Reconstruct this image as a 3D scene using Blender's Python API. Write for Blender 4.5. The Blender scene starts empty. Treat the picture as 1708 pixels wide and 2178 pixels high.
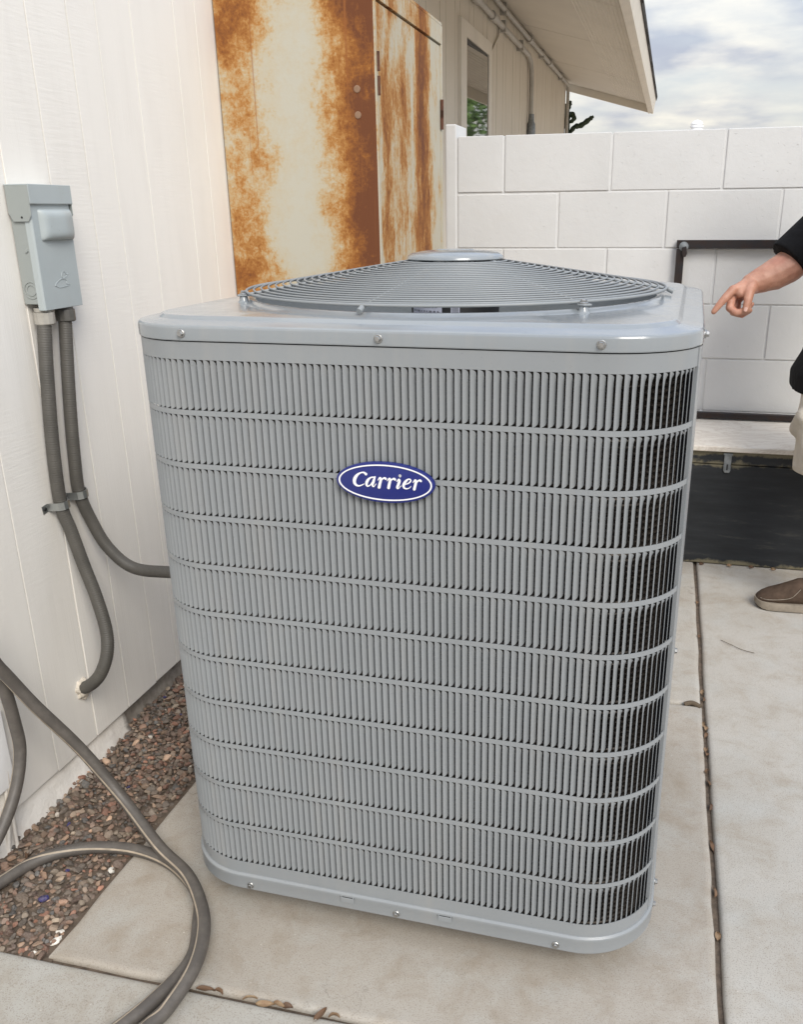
import bpy, bmesh, math, random
import numpy as np
from mathutils import Vector, Matrix
random.seed(7)
R = math.radians
sc = bpy.context.scene
col = sc.collection

# ------------------------------------------------------------------ camera
cam_d = bpy.data.cameras.new('camera')
cam = bpy.data.objects.new('camera', cam_d); col.objects.link(cam)
YAW, PITCH, ROLL = -0.2469, 0.3590, -0.0105
fw = Vector((math.sin(YAW)*math.cos(PITCH), math.cos(YAW)*math.cos(PITCH), -math.sin(PITCH)))
rt = Vector((math.cos(YAW), -math.sin(YAW), 0)); up = rt.cross(fw)
rt2 = math.cos(ROLL)*rt + math.sin(ROLL)*up; up2 = -math.sin(ROLL)*rt + math.cos(ROLL)*up
mw = Matrix((rt2, up2, -fw)).transposed().to_4x4(); mw.translation = Vector((0.3932, -1.2360, 1.2702))
cam.matrix_world = mw
cam_d.sensor_fit = 'HORIZONTAL'; cam_d.sensor_width = 36.0
cam_d.lens = 1898.93/1708*36.0
cam_d.shift_x = -74.8/1708; cam_d.shift_y = 76.3/1708
cam_d.clip_start = 0.02; cam_d.clip_end = 2000
sc.camera = cam

# ------------------------------------------------------------------ sky, sun, exposure
SUN_EL, SUN_AZ = R(40), R(146)          # azimuth clockwise from +Y
wd = bpy.data.worlds.new('World'); sc.world = wd; wd.use_nodes = True
nt = wd.node_tree; nt.nodes.clear()
def wn(t, **k):
    n = nt.nodes.new(t)
    for a, b in k.items(): setattr(n, a, b)
    return n
sky = wn('ShaderNodeTexSky', sky_type='NISHITA', sun_disc=False, sun_elevation=SUN_EL, sun_rotation=SUN_AZ)
tc = wn('ShaderNodeTexCoord'); sep = wn('ShaderNodeSeparateXYZ'); nt.links.new(tc.outputs['Generated'], sep.inputs[0])
zz = wn('ShaderNodeMath', operation='ABSOLUTE'); nt.links.new(sep.outputs[2], zz.inputs[0])
za = wn('ShaderNodeMath', operation='ADD'); nt.links.new(zz.outputs[0], za.inputs[0]); za.inputs[1].default_value = 0.16
dx = wn('ShaderNodeMath', operation='DIVIDE'); dy = wn('ShaderNodeMath', operation='DIVIDE')
for d, i in ((dx, 0), (dy, 1)):
    nt.links.new(sep.outputs[i], d.inputs[0]); nt.links.new(za.outputs[0], d.inputs[1])
cmb = wn('ShaderNodeCombineXYZ'); nt.links.new(dx.outputs[0], cmb.inputs[0]); nt.links.new(dy.outputs[0], cmb.inputs[1])
cn = wn('ShaderNodeTexNoise'); cn.inputs['Scale'].default_value = 1.15; cn.inputs['Detail'].default_value = 9; cn.inputs['Roughness'].default_value = .56; cn.inputs['Distortion'].default_value = .25
nt.links.new(cmb.outputs[0], cn.inputs['Vector'])
cr = wn('ShaderNodeValToRGB'); e = cr.color_ramp
e.elements[0].position = .36; e.elements[0].color = (0, 0, 0, 1); e.elements[1].position = .56; e.elements[1].color = (1, 1, 1, 1)
nt.links.new(cn.outputs['Fac'], cr.inputs[0])
cn2 = wn('ShaderNodeTexNoise'); cn2.inputs['Scale'].default_value = 2.6; cn2.inputs['Detail'].default_value = 7; nt.links.new(cmb.outputs[0], cn2.inputs['Vector'])
cc = wn('ShaderNodeValToRGB'); e = cc.color_ramp
e.elements[0].position = .38; e.elements[0].color = (.20, .29, .50, 1); e.elements[1].position = .60; e.elements[1].color = (.82, .82, .80, 1)
nt.links.new(cn2.outputs['Fac'], cc.inputs[0])
sk = wn('ShaderNodeVectorMath', operation='SCALE'); sk.inputs['Scale'].default_value = 0.10; nt.links.new(sky.outputs[0], sk.inputs[0])
skb = wn('ShaderNodeMix', data_type='RGBA'); skb.inputs[0].default_value = .55; nt.links.new(sk.outputs[0], skb.inputs[6]); skb.inputs[7].default_value = (.42, .50, .66, 1)
mx = wn('ShaderNodeMix', data_type='RGBA'); nt.links.new(cr.outputs[0], mx.inputs[0]); nt.links.new(skb.outputs[2], mx.inputs[6]); nt.links.new(cc.outputs[0], mx.inputs[7])
hr = wn('ShaderNodeMapRange'); hr.inputs['From Min'].default_value = .0; hr.inputs['From Max'].default_value = .30; hr.inputs['To Min'].default_value = .62; hr.inputs['To Max'].default_value = 0
nt.links.new(zz.outputs[0], hr.inputs['Value'])
mxh = wn('ShaderNodeMix', data_type='RGBA'); nt.links.new(hr.outputs[0], mxh.inputs[0]); nt.links.new(mx.outputs[2], mxh.inputs[6]); mxh.inputs[7].default_value = (.98, .91, .74, 1); mx = mxh
og = wn('ShaderNodeMath', operation='MULTIPLY_ADD'); nt.links.new(zz.outputs[0], og.inputs[0]); og.inputs[1].default_value = 1.5; og.inputs[2].default_value = 1.0   # overcast sky: brighter overhead
ogv = wn('ShaderNodeVectorMath', operation='SCALE'); nt.links.new(mx.outputs[2], ogv.inputs[0]); nt.links.new(og.outputs[0], ogv.inputs['Scale'])
bg = wn('ShaderNodeBackground'); bg.inputs[1].default_value = 0.61; nt.links.new(ogv.outputs[0], bg.inputs[0])
wo = wn('ShaderNodeOutputWorld'); nt.links.new(bg.outputs[0], wo.inputs[0])

sl = bpy.data.lights.new('sun', 'SUN'); sl.energy = 1.8; sl.angle = R(30); sl.color = (1, .94, .85)
so = bpy.data.objects.new('sun', sl); col.objects.link(so)
sd = Vector((math.sin(SUN_AZ)*math.cos(SUN_EL), math.cos(SUN_AZ)*math.cos(SUN_EL), math.sin(SUN_EL)))
so.rotation_euler = sd.to_track_quat('Z', 'Y').to_euler(); so.location = sd*20
sc.view_settings.view_transform = 'Standard'; sc.view_settings.look = 'None'; sc.view_settings.gamma = 1
sc.view_settings.use_curve_mapping = False
sc.view_settings.exposure = 0.68
sc.render.engine = 'CYCLES'
sc.cycles.max_bounces = 8; sc.cycles.diffuse_bounces = 4; sc.cycles.glossy_bounces = 3; sc.cycles.transmission_bounces = 2

# ------------------------------------------------------------------ helpers
def mesh(name, verts, faces, smooth=False):
    m = bpy.data.meshes.new(name); m.from_pydata([tuple(v) for v in verts], [], faces); m.validate(); m.update()
    if smooth:
        for pl in m.polygons: pl.use_smooth = True
    return m
def add(name, m, ma=None, parent=None, loc=None, rot=None, label=None, cat=None, group=None, kind=None):
    o = bpy.data.objects.new(name, m); col.objects.link(o)
    if ma is not None and m is not None and len(m.materials) == 0: m.materials.append(ma)
    if loc is not None: o.location = loc
    if rot is not None: o.rotation_euler = rot
    if parent is not None: o.parent = parent
    if label: o['label'] = label
    if cat: o['category'] = cat
    if group: o['group'] = group
    if kind: o['kind'] = kind
    return o
def thing(name, label, cat, loc=(0, 0, 0), rz=0, group=None):
    return add(name, None, None, None, loc, (0, 0, rz), label, cat, group)
def autosmooth(m, ang=35):
    bm = bmesh.new(); bm.from_mesh(m)
    for f in bm.faces: f.smooth = True
    for e in bm.edges:
        e.smooth = not (len(e.link_faces) == 2 and e.calc_face_angle(0) > R(ang))
    bm.to_mesh(m); bm.free(); return m
class MB:
    """collects shapes into one mesh"""
    def __init__(s): s.v = []; s.f = []
    def put(s, v, f):
        n = len(s.v); s.v += [tuple(q) for q in v]; s.f += [tuple(i+n for i in g) for g in f]; return s
    def box(s, a, b):
        x0, y0, z0 = a; x1, y1, z1 = b
        return s.put([(x0,y0,z0),(x1,y0,z0),(x1,y1,z0),(x0,y1,z0),(x0,y0,z1),(x1,y0,z1),(x1,y1,z1),(x0,y1,z1)],
                     [(0,3,2,1),(4,5,6,7),(0,1,5,4),(1,2,6,5),(2,3,7,6),(3,0,4,7)])
    def tube(s, pts, rad, n=12, cap=True, closed=False):
        pts = [Vector(p) for p in pts]; k = len(pts); rr = rad if isinstance(rad, (list, tuple)) else [rad]*k
        v = []; nrm = None
        for i, p in enumerate(pts):
            t = (pts[(i+1) % k] - pts[i-1]) if closed else (pts[min(i+1, k-1)] - pts[max(i-1, 0)])
            t.normalize()
            if nrm is None:
                a = Vector((0, 0, 1)) if abs(t.z) < .9 else Vector((1, 0, 0)); nrm = (a - t*a.dot(t)).normalized()
            else:
                nrm = (nrm - t*nrm.dot(t)).normalized()
            b = t.cross(nrm)
            for j in range(n):
                a = 2*math.pi*j/n; v.append(p + rr[i]*(math.cos(a)*nrm + math.sin(a)*b))
        f = []
        for i in range(k if closed else k-1):
            for j in range(n):
                a = i*n+j; b = i*n+(j+1) % n; c = ((i+1) % k)*n+(j+1) % n; d = ((i+1) % k)*n+j; f.append((a, b, c, d))
        if cap and not closed:
            f.append(tuple(reversed(range(n)))); f.append(tuple((k-1)*n+j for j in range(n)))
        return s.put(v, f)
    def lathe(s, prof, n=32, c=(0, 0, 0), axis='z', capa=True, capb=True):
        v = []
        for r, h in prof:
            for j in range(n):
                a = 2*math.pi*j/n; x, y = r*math.cos(a), r*math.sin(a)
                q = (x, y, h) if axis == 'z' else ((x, h, y) if axis == 'y' else (h, x, y))
                v.append((q[0]+c[0], q[1]+c[1], q[2]+c[2]))
        f = [(i*n+j, i*n+(j+1) % n, (i+1)*n+(j+1) % n, (i+1)*n+j) for i in range(len(prof)-1) for j in range(n)]
        if capa: f.append(tuple(reversed(range(n))))
        if capb: f.append(tuple((len(prof)-1)*n+j for j in range(n)))
        return s.put(v, f)
    def prism(s, poly, d0, d1, fn):
        """poly of (u,v), extruded between d0 and d1; fn(u,v,d)->xyz"""
        n = len(poly); v = [fn(a, b, d0) for a, b in poly]+[fn(a, b, d1) for a, b in poly]
        f = [tuple(reversed(range(n))), tuple(range(n, 2*n))]+[(i, (i+1) % n, n+(i+1) % n, n+i) for i in range(n)]
        return s.put(v, f)
    def sphere(s, c, r, n=12, sc_=(1, 1, 1)):
        pr = [(r*math.sin(math.pi*i/n), -r*math.cos(math.pi*i/n)) for i in range(n+1)]
        v = []; m = 2*n
        for a, h in pr:
            for j in range(m):
                t = 2*math.pi*j/m; v.append((c[0]+a*math.cos(t)*sc_[0], c[1]+a*math.sin(t)*sc_[1], c[2]+h*sc_[2]))
        return s.put(v, [(i*m+j, i*m+(j+1) % m, (i+1)*m+(j+1) % m, (i+1)*m+j) for i in range(n) for j in range(m)])
    def mesh(s, name, smooth=None, bevel=0, seg=2, clean=True):
        m = bpy.data.meshes.new(name); m.from_pydata(s.v, [], s.f); m.update()
        bm = bmesh.new(); bm.from_mesh(m)
        if clean: bmesh.ops.remove_doubles(bm, verts=bm.verts, dist=1e-6)
        bmesh.ops.recalc_face_normals(bm, faces=bm.faces)
        if bevel:
            ed = [e for e in bm.edges if len(e.link_faces) == 2 and e.calc_face_angle(0) > R(30)]
            bmesh.ops.bevel(bm, geom=ed, offset=bevel, segments=seg, affect='EDGES', profile=.5)
        bm.to_mesh(m); bm.free()
        if smooth: autosmooth(m, smooth)
        return m
def spline(pts, n=8):
    P = [Vector(p) for p in pts]; P = [2*P[0]-P[1]]+P+[2*P[-1]-P[-2]]; out = []
    for i in range(1, len(P)-2):
        a, b, c, d = P[i-1:i+3]
        for k in range(n):
            t = k/n; out.append(.5*((2*b)+(c-a)*t+(2*a-5*b+4*c-d)*t*t+(3*b-a-3*c+d)*t**3))
    out.append(P[-2]); return out

# ------------------------------------------------------------------ materials
class NT:
    def __init__(s, name):
        s.m = bpy.data.materials.new(name); s.m.use_nodes = True; s.t = s.m.node_tree
        s.b = s.t.nodes['Principled BSDF']; s.geo = s.n('ShaderNodeNewGeometry'); s.pos = s.geo.outputs['Position']
    def n(s, t, **k):
        q = s.t.nodes.new(t)
        for a, b in k.items(): setattr(q, a, b)
        return q
    def l(s, a, b): s.t.links.new(a, b)
    def map(s, scale=(1, 1, 1), loc=(0, 0, 0), src=None):
        q = s.n('ShaderNodeMapping'); q.inputs['Scale'].default_value = scale; q.inputs['Location'].default_value = loc
        s.l(src or s.pos, q.inputs['Vector']); return q.outputs[0]
    def noise(s, scale, detail=5, rough=.55, vec=None, dist=0):
        q = s.n('ShaderNodeTexNoise'); q.inputs['Scale'].default_value = scale; q.inputs['Detail'].default_value = detail
        q.inputs['Roughness'].default_value = rough; q.inputs['Distortion'].default_value = dist
        s.l(vec or s.pos, q.inputs['Vector']); return q.outputs['Fac']
    def ramp(s, fac, stops, interp='LINEAR'):
        q = s.n('ShaderNodeValToRGB'); r = q.color_ramp; r.interpolation = interp
        while len(r.elements) < len(stops): r.elements.new(.5)
        for e, (p, c) in zip(r.elements, stops):
            e.position = p; e.color = (c, c, c, 1) if isinstance(c, (int, float)) else (*c, 1)
        s.l(fac, q.inputs[0]); return q.outputs[0]
    def mix(s, f, a, b, mode='MIX'):
        q = s.n('ShaderNodeMix', data_type='RGBA', blend_type=mode)
        for v, i in ((f, 0), (a, 6), (b, 7)):
            if isinstance(v, (int, float)): q.inputs[i].default_value = v if i == 0 else (v, v, v, 1)
            elif isinstance(v, tuple): q.inputs[i].default_value = (*v, 1)
            else: s.l(v, q.inputs[i])
        return q.outputs[2]
    def math(s, op, a, b=0.0, c=None):
        q = s.n('ShaderNodeMath', operation=op)
        for v, i in ((a, 0), (b, 1), (c, 2)):
            if v is None: continue
            if isinstance(v, (int, float)): q.inputs[i].default_value = v
            else: s.l(v, q.inputs[i])
        return q.outputs[0]
    def sep(s, vec=None):
        q = s.n('ShaderNodeSeparateXYZ'); s.l(vec or s.pos, q.inputs[0]); return q.outputs
    def bump(s, h, strength=.3, dist=.002, prev=None):
        q = s.n('ShaderNodeBump'); q.inputs['Strength'].default_value = strength; q.inputs['Distance'].default_value = dist
        s.l(h, q.inputs['Height'])
        if prev is not None: s.l(prev, q.inputs['Normal'])
        s.l(q.outputs[0], s.b.inputs['Normal']); return q.outputs[0]
    def col(s, c):
        if isinstance(c, tuple): s.b.inputs['Base Color'].default_value = (*c, 1)
        else: s.l(c, s.b.inputs['Base Color'])
    def rough(s, r):
        if isinstance(r, (int, float)): s.b.inputs['Roughness'].default_value = r
        else: s.l(r, s.b.inputs['Roughness'])
def simple(name, c, rough=.6, metal=0, vs=20, va=.12, bs=0, bst=.2, bd=.001, coat=0, spec=.5, tint=None):
    q = NT(name); d = tuple(x*(1-va) for x in c) if tint is None else tint; h = tuple(min(1, x*(1+va*.5)) for x in c)
    q.col(q.ramp(q.noise(vs, 5), [(.3, d), (.7, h)])); q.rough(rough); q.b.inputs['Metallic'].default_value = metal
    q.b.inputs['Coat Weight'].default_value = coat; q.b.inputs['Coat Roughness'].default_value = .15; q.b.inputs['Specular IOR Level'].default_value = spec
    if bs: q.bump(q.noise(bs, 4), bst, bd)
    return q.m
# painted grooved siding (warm white), saw-cut grain
def m_siding(name, c1, c2):
    q = NT(name)
    big = q.noise(1.7, 4); q2 = q.noise(9, 5, vec=q.map((1, 2.5, .35)))
    c = q.ramp(big, [(.3, c2), (.7, c1)]); c = q.mix(q.ramp(q2, [(.45, .0), (.8, .14)]), c, (.55, .52, .47))
    q.col(c); q.rough(.62)
    g = q.noise(1, 6, .65, vec=q.map((30, 170, 5))); g2 = q.noise(1, 4, .6, vec=q.map((30, 12, 150)))
    m = q.noise(2.5, 3)
    h = q.mix(q.ramp(m, [(.42, .15), (.62, .85)]), g, g2)
    n1 = q.bump(h, .35, .0022); q.bump(q.noise(320, 3), .2, .0006, n1)
    return q.m
M = {}
M['siding'] = m_siding('painted_siding', (.86, .835, .785), (.84, .81, .755))
M['siding_far'] = m_siding('painted_siding_weathered', (.70, .64, .54), (.64, .58, .485))
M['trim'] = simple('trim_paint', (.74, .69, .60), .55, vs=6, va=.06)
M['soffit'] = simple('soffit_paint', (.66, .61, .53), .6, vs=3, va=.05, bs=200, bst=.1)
M['shingle'] = simple('asphalt_shingle', (.05, .045, .04), .9, vs=60, va=.5, bs=300, bst=.6)
# foundation: white paint up to a ragged end, raw concrete beyond
q = NT('foundation_paint')
x, y, z = q.sep(); ed = q.math('ADD', y, q.math('MULTIPLY', q.math('SUBTRACT', q.noise(9, 6, .7), .5), .22))
raw = q.ramp(q.noise(40, 6), [(.3, (.20, .175, .15)), (.7, (.36, .33, .29))])
wh = q.ramp(q.noise(14, 6), [(.25, (.60, .56, .51)), (.6, (.78, .75, .70))])
q.col(q.mix(q.ramp(ed, [(.535, 0.), (.565, 1.)]), wh, raw)); q.rough(.85)
n1 = q.bump(q.noise(22, 6), .7, .006); q.bump(q.noise(140, 5), .5, .002, n1); M['foundation'] = q.m
# concrete
def m_concrete(name, a, b, seed):
    q = NT(name); v = q.map((1, 1, 1), (seed*3.1, seed*1.7, 0))
    n = q.noise(2.6, 6, .6, v); n2 = q.noise(11, 7, .7, v, .4); n3 = q.noise(420, 2, .5, v)
    c = q.ramp(n, [(.3, a), (.68, b)])
    c = q.mix(q.ramp(n2, [(.46, 0.), (.70, .62)]), c, (a[0]*.78, a[1]*.70, a[2]*.60))
    c = q.mix(q.ramp(q.noise(6.5, 5, .6, q.map((1, 1, 1), (seed+9, 2, 0))), [(.50, 0.), (.72, .5)]), c, (.45, .46, .44))
    c = q.mix(q.ramp(n3, [(.53, 0.), (.68, .55)]), c, (.20, .17, .14))
    c = q.mix(q.ramp(q.noise(160, 2, .5, v), [(.70, 0.), (.78, .5)]), c, (.70, .66, .60))
    vo = q.n('ShaderNodeTexVoronoi', feature='DISTANCE_TO_EDGE'); vo.inputs['Scale'].default_value = 2.1; wv = q.n('ShaderNodeVectorMath', operation='ADD'); nz = q.n('ShaderNodeTexNoise'); nz.inputs['Scale'].default_value = 5; nz.inputs['Detail'].default_value = 6; q.l(v, nz.inputs['Vector']); q.l(v, wv.inputs[0]); q.l(nz.outputs['Color'], wv.inputs[1]); q.l(wv.outputs[0], vo.inputs['Vector'])
    crk = q.math('MULTIPLY', q.ramp(vo.outputs['Distance'], [(.0, 1.), (.006, 0.)]), q.ramp(q.noise(1.6, 3, .5, v), [(.56, 0.), (.64, .55)]))
    c = q.mix(crk, c, (.10, .085, .07))
    q.col(c); q.rough(.82)
    n1 = q.bump(q.noise(70, 5, .6, v), .25, .0015)
    q.bump(q.noise(1, 4, .6, q.map((230, 45, 100))), .22, .0012, n1); return q.m
M['conc'] = [m_concrete('concrete_%s' % 'abcd'[i], *ab, i) for i, ab in enumerate([((.355, .318, .268), (.42, .388, .34)), ((.37, .35, .31), (.435, .418, .378)), ((.38, .35, .30), (.445, .418, .37)), ((.405, .38, .335), (.465, .442, .398))])]
M['dirt'] = simple('joint_dirt', (.13, .098, .072), .95, vs=60, va=.4, bs=150, bst=.8, bd=.004)
M['soil'] = simple('ground_soil', (.46, .39, .31), .95, vs=4, va=.3, bs=40, bst=.8, bd=.01)
# gravel
q = NT('gravel_stone'); at = q.n('ShaderNodeAttribute', attribute_name='stone')
c = q.mix(q.ramp(q.noise(260, 4), [(.35, .0), (.7, .35)]), at.outputs['Color'], (.32, .27, .23)); q.col(c); q.rough(.78); q.bump(q.noise(500, 3), .25, .0006); M['gravel'] = q.m
# block wall paint
q = NT('block_paint')
c = q.ramp(q.noise(3.2, 5), [(.3, (.615, .618, .61)), (.7, (.675, .678, .67))]); c = q.mix(1.0, c, q.ramp(q.n('ShaderNodeObjectInfo').outputs['Random'], [(0, (.94, .94, .935)), (1, (1., 1., 1.))]), 'MULTIPLY'); c = q.mix(q.ramp(q.noise(14, 6, .7), [(.55, 0.), (.8, .35)]), c, (.60, .58, .54))
q.col(c); q.rough(.75)
pit = q.ramp(q.noise(120, 3, .6), [(.24, 0.), (.34, 1.)]); n1 = q.bump(pit, .55, .0026); n1 = q.bump(q.noise(40, 6, .62), .26, .004, n1); q.bump(q.noise(260, 4), .3, .0012, n1); M['block'] = q.m
M['mortar'] = simple('mortar_paint', (.665, .665, .655), .8, vs=30, va=.06, bs=160, bst=.5, bd=.002)
# rust
def m_rust(name, axis, a, b, stops, streak, seed, drip):
    q = NT(name); p = q.sep(); u = q.math('DIVIDE', q.math('SUBTRACT', p[axis], a), b-a)
    bias = q.ramp(u, stops, 'B_SPLINE')
    sc_ = (streak, streak, 1.0)
    n1 = q.noise(4.2, 9, .68, q.map(sc_, (seed, 0, seed))); n2 = q.noise(34, 7, .72, q.map((1.15, 1.15, .9), (0, seed, 0)), .6); n3 = q.noise(1, 5, .6, q.map((110, 110, 3.5)))
    n4 = q.noise(150, 3, .6)
    v = q.math('ADD', bias, q.math('MULTIPLY', q.math('SUBTRACT', n1, .5), 1.55))
    v = q.math('ADD', v, q.math('MULTIPLY', q.math('SUBTRACT', n2, .5), .62))
    v = q.math('ADD', v, q.math('MULTIPLY', q.math('SUBTRACT', n3, .5), drip))
    v = q.math('ADD', v, q.math('MULTIPLY', q.math('SUBTRACT', n4, .5), .36))
    c = q.ramp(v, [(.10, (.47, .45, .375)), (.34, (.47, .42, .315)), (.48, (.46, .32, .165)), (.60, (.40, .195, .058)), (.74, (.275, .105, .026)), (.95, (.145, .052, .022))])
    run = q.ramp(q.noise(1, 2, .4, q.map((95, 95, .9), (seed*2, seed, 0))), [(.66, 0.), (.70, .75)])      # thin run-down lines
    c = q.mix(q.math('MULTIPLY', run, q.ramp(bias, [(.40, 0.), (.60, 1.)])), c, (.27, .10, .03))
    dirty = q.ramp(q.noise(3, 4, .6), [(.35, 0.), (.7, .3)])
    q.col(q.mix(dirty, c, (.36, .29, .19), 'MULTIPLY') if False else c)
    q.rough(q.ramp(v, [(.4, .55), (.7, .88)])); q.b.inputs['Specular IOR Level'].default_value = .3
    n = q.bump(v, .18, .002); q.bump(q.noise(240, 4), .3, .0008, n); return q.m
M['rust_side'] = m_rust('rusty_cream_paint_side', 0, -.9, -.426, [(0, .50), (.09, .64), (.22, .58), (.34, .36), (.46, .22), (.56, .26), (.64, .46), (.76, .66), (.88, .94), (1, 1.0)], .9, 5.7, .12)
M['rust_door'] = m_rust('rusty_cream_paint_door', 1, 1.39, 2.17, [(0, .30), (.08, .58), (.22, .62), (.32, .42), (.40, .56), (.50, .34), (.56, .70), (.66, .88), (.74, .74), (.82, .32), (1, .22)], 2.2, 8.1, .30)
M['plug'] = simple('grey_plastic_plug', (.25, .15, .09), .6)
M['rust_dark'] = simple('rusted_iron', (.11, .045, .025), .85, vs=80, va=.5, bs=200, bst=.4)
# condenser paints and metals
def m_paint(name, c, rough, coat=.0, orange=True):
    q = NT(name); n = q.noise(7, 5); cc0 = q.ramp(n, [(.3, tuple(v*.93 for v in c)), (.7, c)])
    if 'grey' in name: cc0 = q.mix(q.ramp(q.noise(1, 5, .6, q.map((26, 26, 2.2))), [(.52, 0.), (.78, .22)]), cc0, (.36, .34, .31)); cc0 = q.mix(q.ramp(q.noise(210, 2), [(.70, 0.), (.78, .3)]), cc0, (.12, .115, .11))
    q.col(cc0); q.rough(q.ramp(q.noise(30, 4), [(.3, rough), (.7, rough+.10)]))
    q.b.inputs['Coat Weight'].default_value = coat; q.b.inputs['Coat Roughness'].default_value = .12
    if 'enclosure' in name: q.bump(q.noise(42, 3, .5, None, 1.0), .5, .0035)
    if orange: q.bump(q.noise(650, 2), .04, .0002)
    return q.m
GREY = (.258, .275, .286)
M['ac'] = m_paint('grey_powder_coat', GREY, .34, .15)
M['ac_lid'] = m_paint('grey_gloss_paint', (.262, .286, .302), .15, .45, False)
M['wire'] = m_paint('grey_wire_coat', (.262, .280, .288), .42)
M['zinc'] = simple('zinc_bolt', (.42, .42, .41), .38, 1, vs=200, va=.2)
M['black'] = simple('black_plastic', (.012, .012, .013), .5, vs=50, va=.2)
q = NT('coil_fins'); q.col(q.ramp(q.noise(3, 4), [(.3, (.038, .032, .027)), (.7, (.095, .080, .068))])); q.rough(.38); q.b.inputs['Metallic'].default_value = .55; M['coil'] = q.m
M['blue'] = m_paint('blue_enamel', (.010, .019, .165), .32, .1)
M['white'] = simple('white_print', (.84, .84, .84), .4, vs=50, va=.02)
M['ink'] = simple('grey_print', (.16, .17, .2), .5)
M['label'] = simple('label_paper', (.50, .52, .62), .5)
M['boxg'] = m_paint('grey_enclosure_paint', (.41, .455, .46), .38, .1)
M['boxg2'] = m_paint('grey_enclosure_paint_dark', (.30, .325, .315), .45, .0)  # darker grey for the box body, hood cheeks and knockouts
q = NT('conduit_jacket'); q.col(q.ramp(q.noise(14, 5), [(.3, (.072, .068, .060)), (.7, (.105, .098, .086))])); q.rough(.55); q.bump(q.noise(220, 3), .1, .0006); M['jacket'] = q.m
M['nut'] = simple('grey_plastic_nut', (.37, .35, .31), .5, vs=60, va=.15)
M['nut_dark'] = simple('dark_grey_plastic_nut', (.10, .095, .085), .5, vs=60, va=.15)
q = NT('hose_rubber'); q.col(q.mix(q.ramp(q.noise(35, 6, .7), [(.45, 0.), (.75, .55)]), (.090, .080, .071), (.17, .152, .13))); q.rough(.5); q.bump(q.noise(160, 4), .15, .0008); M['hose'] = q.m
M['stripe'] = simple('hose_stripe', (.40, .335, .255), .6, vs=45, va=.3)
M['cable'] = simple('white_cable', (.70, .66, .60), .5, vs=40, va=.15)
M['sealant'] = simple('foam_sealant', (.66, .60, .51), .8, vs=40, va=.25, bs=60, bst=.8, bd=.005)
M['chip'] = simple('white_mortar_chip', (.78, .75, .68), .85, vs=60, va=.2, bs=120, bst=.6, bd=.003)
q = NT('dry_leaf'); rnd = q.n('ShaderNodeObjectInfo').outputs['Random']; q.col(q.mix(q.ramp(q.noise(90, 4), [(.4, 0.), (.7, .6)]), q.ramp(rnd, [(0, (.085, .05, .03)), (.5, (.17, .10, .055)), (1, (.31, .22, .13))]), (.15, .07, .03))); q.rough(.65); M['leaf'] = q.m
M['twig'] = simple('twig_bark', (.12, .09, .06), .9)
# chest
q = NT('weathered_black_paint')
v = q.map((5, 8, 34)); peel = q.ramp(q.noise(1, 8, .75, v), [(.58, 0.), (.72, 1.)]); edge = q.noise(9, 6, .7)
x, y, z = q.sep(); hb = q.ramp(z, [(.0, .5), (.03, .12), (.10, .0), (.36, .0), (.395, .38), (.42, .20), (.44, .5)])
pm = q.math('ADD', q.math('MULTIPLY', peel, .22), q.ramp(q.math('ADD', edge, hb), [(.78, 0.), (.90, 1.)]))
base = q.ramp(q.noise(1, 6, .6, v), [(.3, (.007, .009, .011)), (.75, (.022, .025, .029))])
q.col(q.mix(pm, base, (.17, .15, .095))); q.rough(.62); q.bump(q.noise(1, 5, .6, v), .18, .002); M['chest'] = q.m
q = NT('marbled_board'); w = q.noise(5, 8, .7, q.map((.8, 2.6, 1)), 1.5); q.col(q.mix(q.ramp(w, [(.47, 0.), (.515, .8), (.56, 0.)]), (.76, .71, .63), (.60, .53, .45))); q.rough(.4); M['marble'] = q.m
M['iron'] = simple('black_angle_iron', (.018, .018, .020), .5, .3, vs=30, va=.4, bs=150, bst=.3, tint=(.035, .02, .015))
M['galv'] = simple('galvanised_steel', (.50, .52, .51), .35, .9, vs=40, va=.25)
M['hasp'] = simple('dull_steel_hasp', (.27, .29, .30), .45, .6, vs=60, va=.3)
M['emt'] = simple('grey_painted_conduit', (.44, .42, .38), .5, vs=20, va=.15)
q = NT('skin'); c = q.ramp(q.noise(38, 5), [(.3, (.40, .19, .125)), (.7, (.53, .285, .20))]); q.col(q.mix(q.ramp(q.noise(9, 3), [(.42, 0.), (.66, .6)]), c, (.50, .185, .135))); q.rough(.5); q.b.inputs['Subsurface Weight'].default_value = .12; q.b.inputs['Subsurface Radius'].default_value = (.012, .005, .003); q.b.inputs['Subsurface Scale'].default_value = .5
n1 = q.bump(q.noise(110, 5, .65), .5, .002); q.bump(q.noise(420, 3), .2, .0006, n1); M['skin'] = q.m
M['nail'] = simple('fingernail', (.66, .42, .35), .3)
M['shirt'] = simple('black_cotton', (.008, .008, .009), .9, vs=30, va=.2, bs=26, bst=.5, bd=.012, spec=.2)
M['shorts'] = simple('cream_cotton', (.60, .555, .475), .9, vs=14, va=.12, bs=24, bst=.7, bd=.014, spec=.2)
M['hair'] = simple('grey_hair', (.16, .15, .14), .7, vs=120, va=.4, bs=300, bst=.8)
M['eye'] = simple('dark_eye', (.05, .04, .035), .2)
M['shoe'] = simple('brown_suede', (.088, .060, .043), .9, vs=45, va=.3, bs=280, bst=.35, bd=.002, spec=.2)
M['sole'] = simple('tan_rubber_sole', (.27, .23, .18), .7, vs=50, va=.2)
M['plant'] = simple('dark_green_leaf', (.022, .045, .018), .5, vs=30, va=.4)
M['bark'] = simple('tree_bark', (.12, .09, .065), .9, vs=20, va=.3)
M['green'] = simple('bright_foliage', (.12, .20, .035), .6, vs=3, va=.5)
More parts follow.
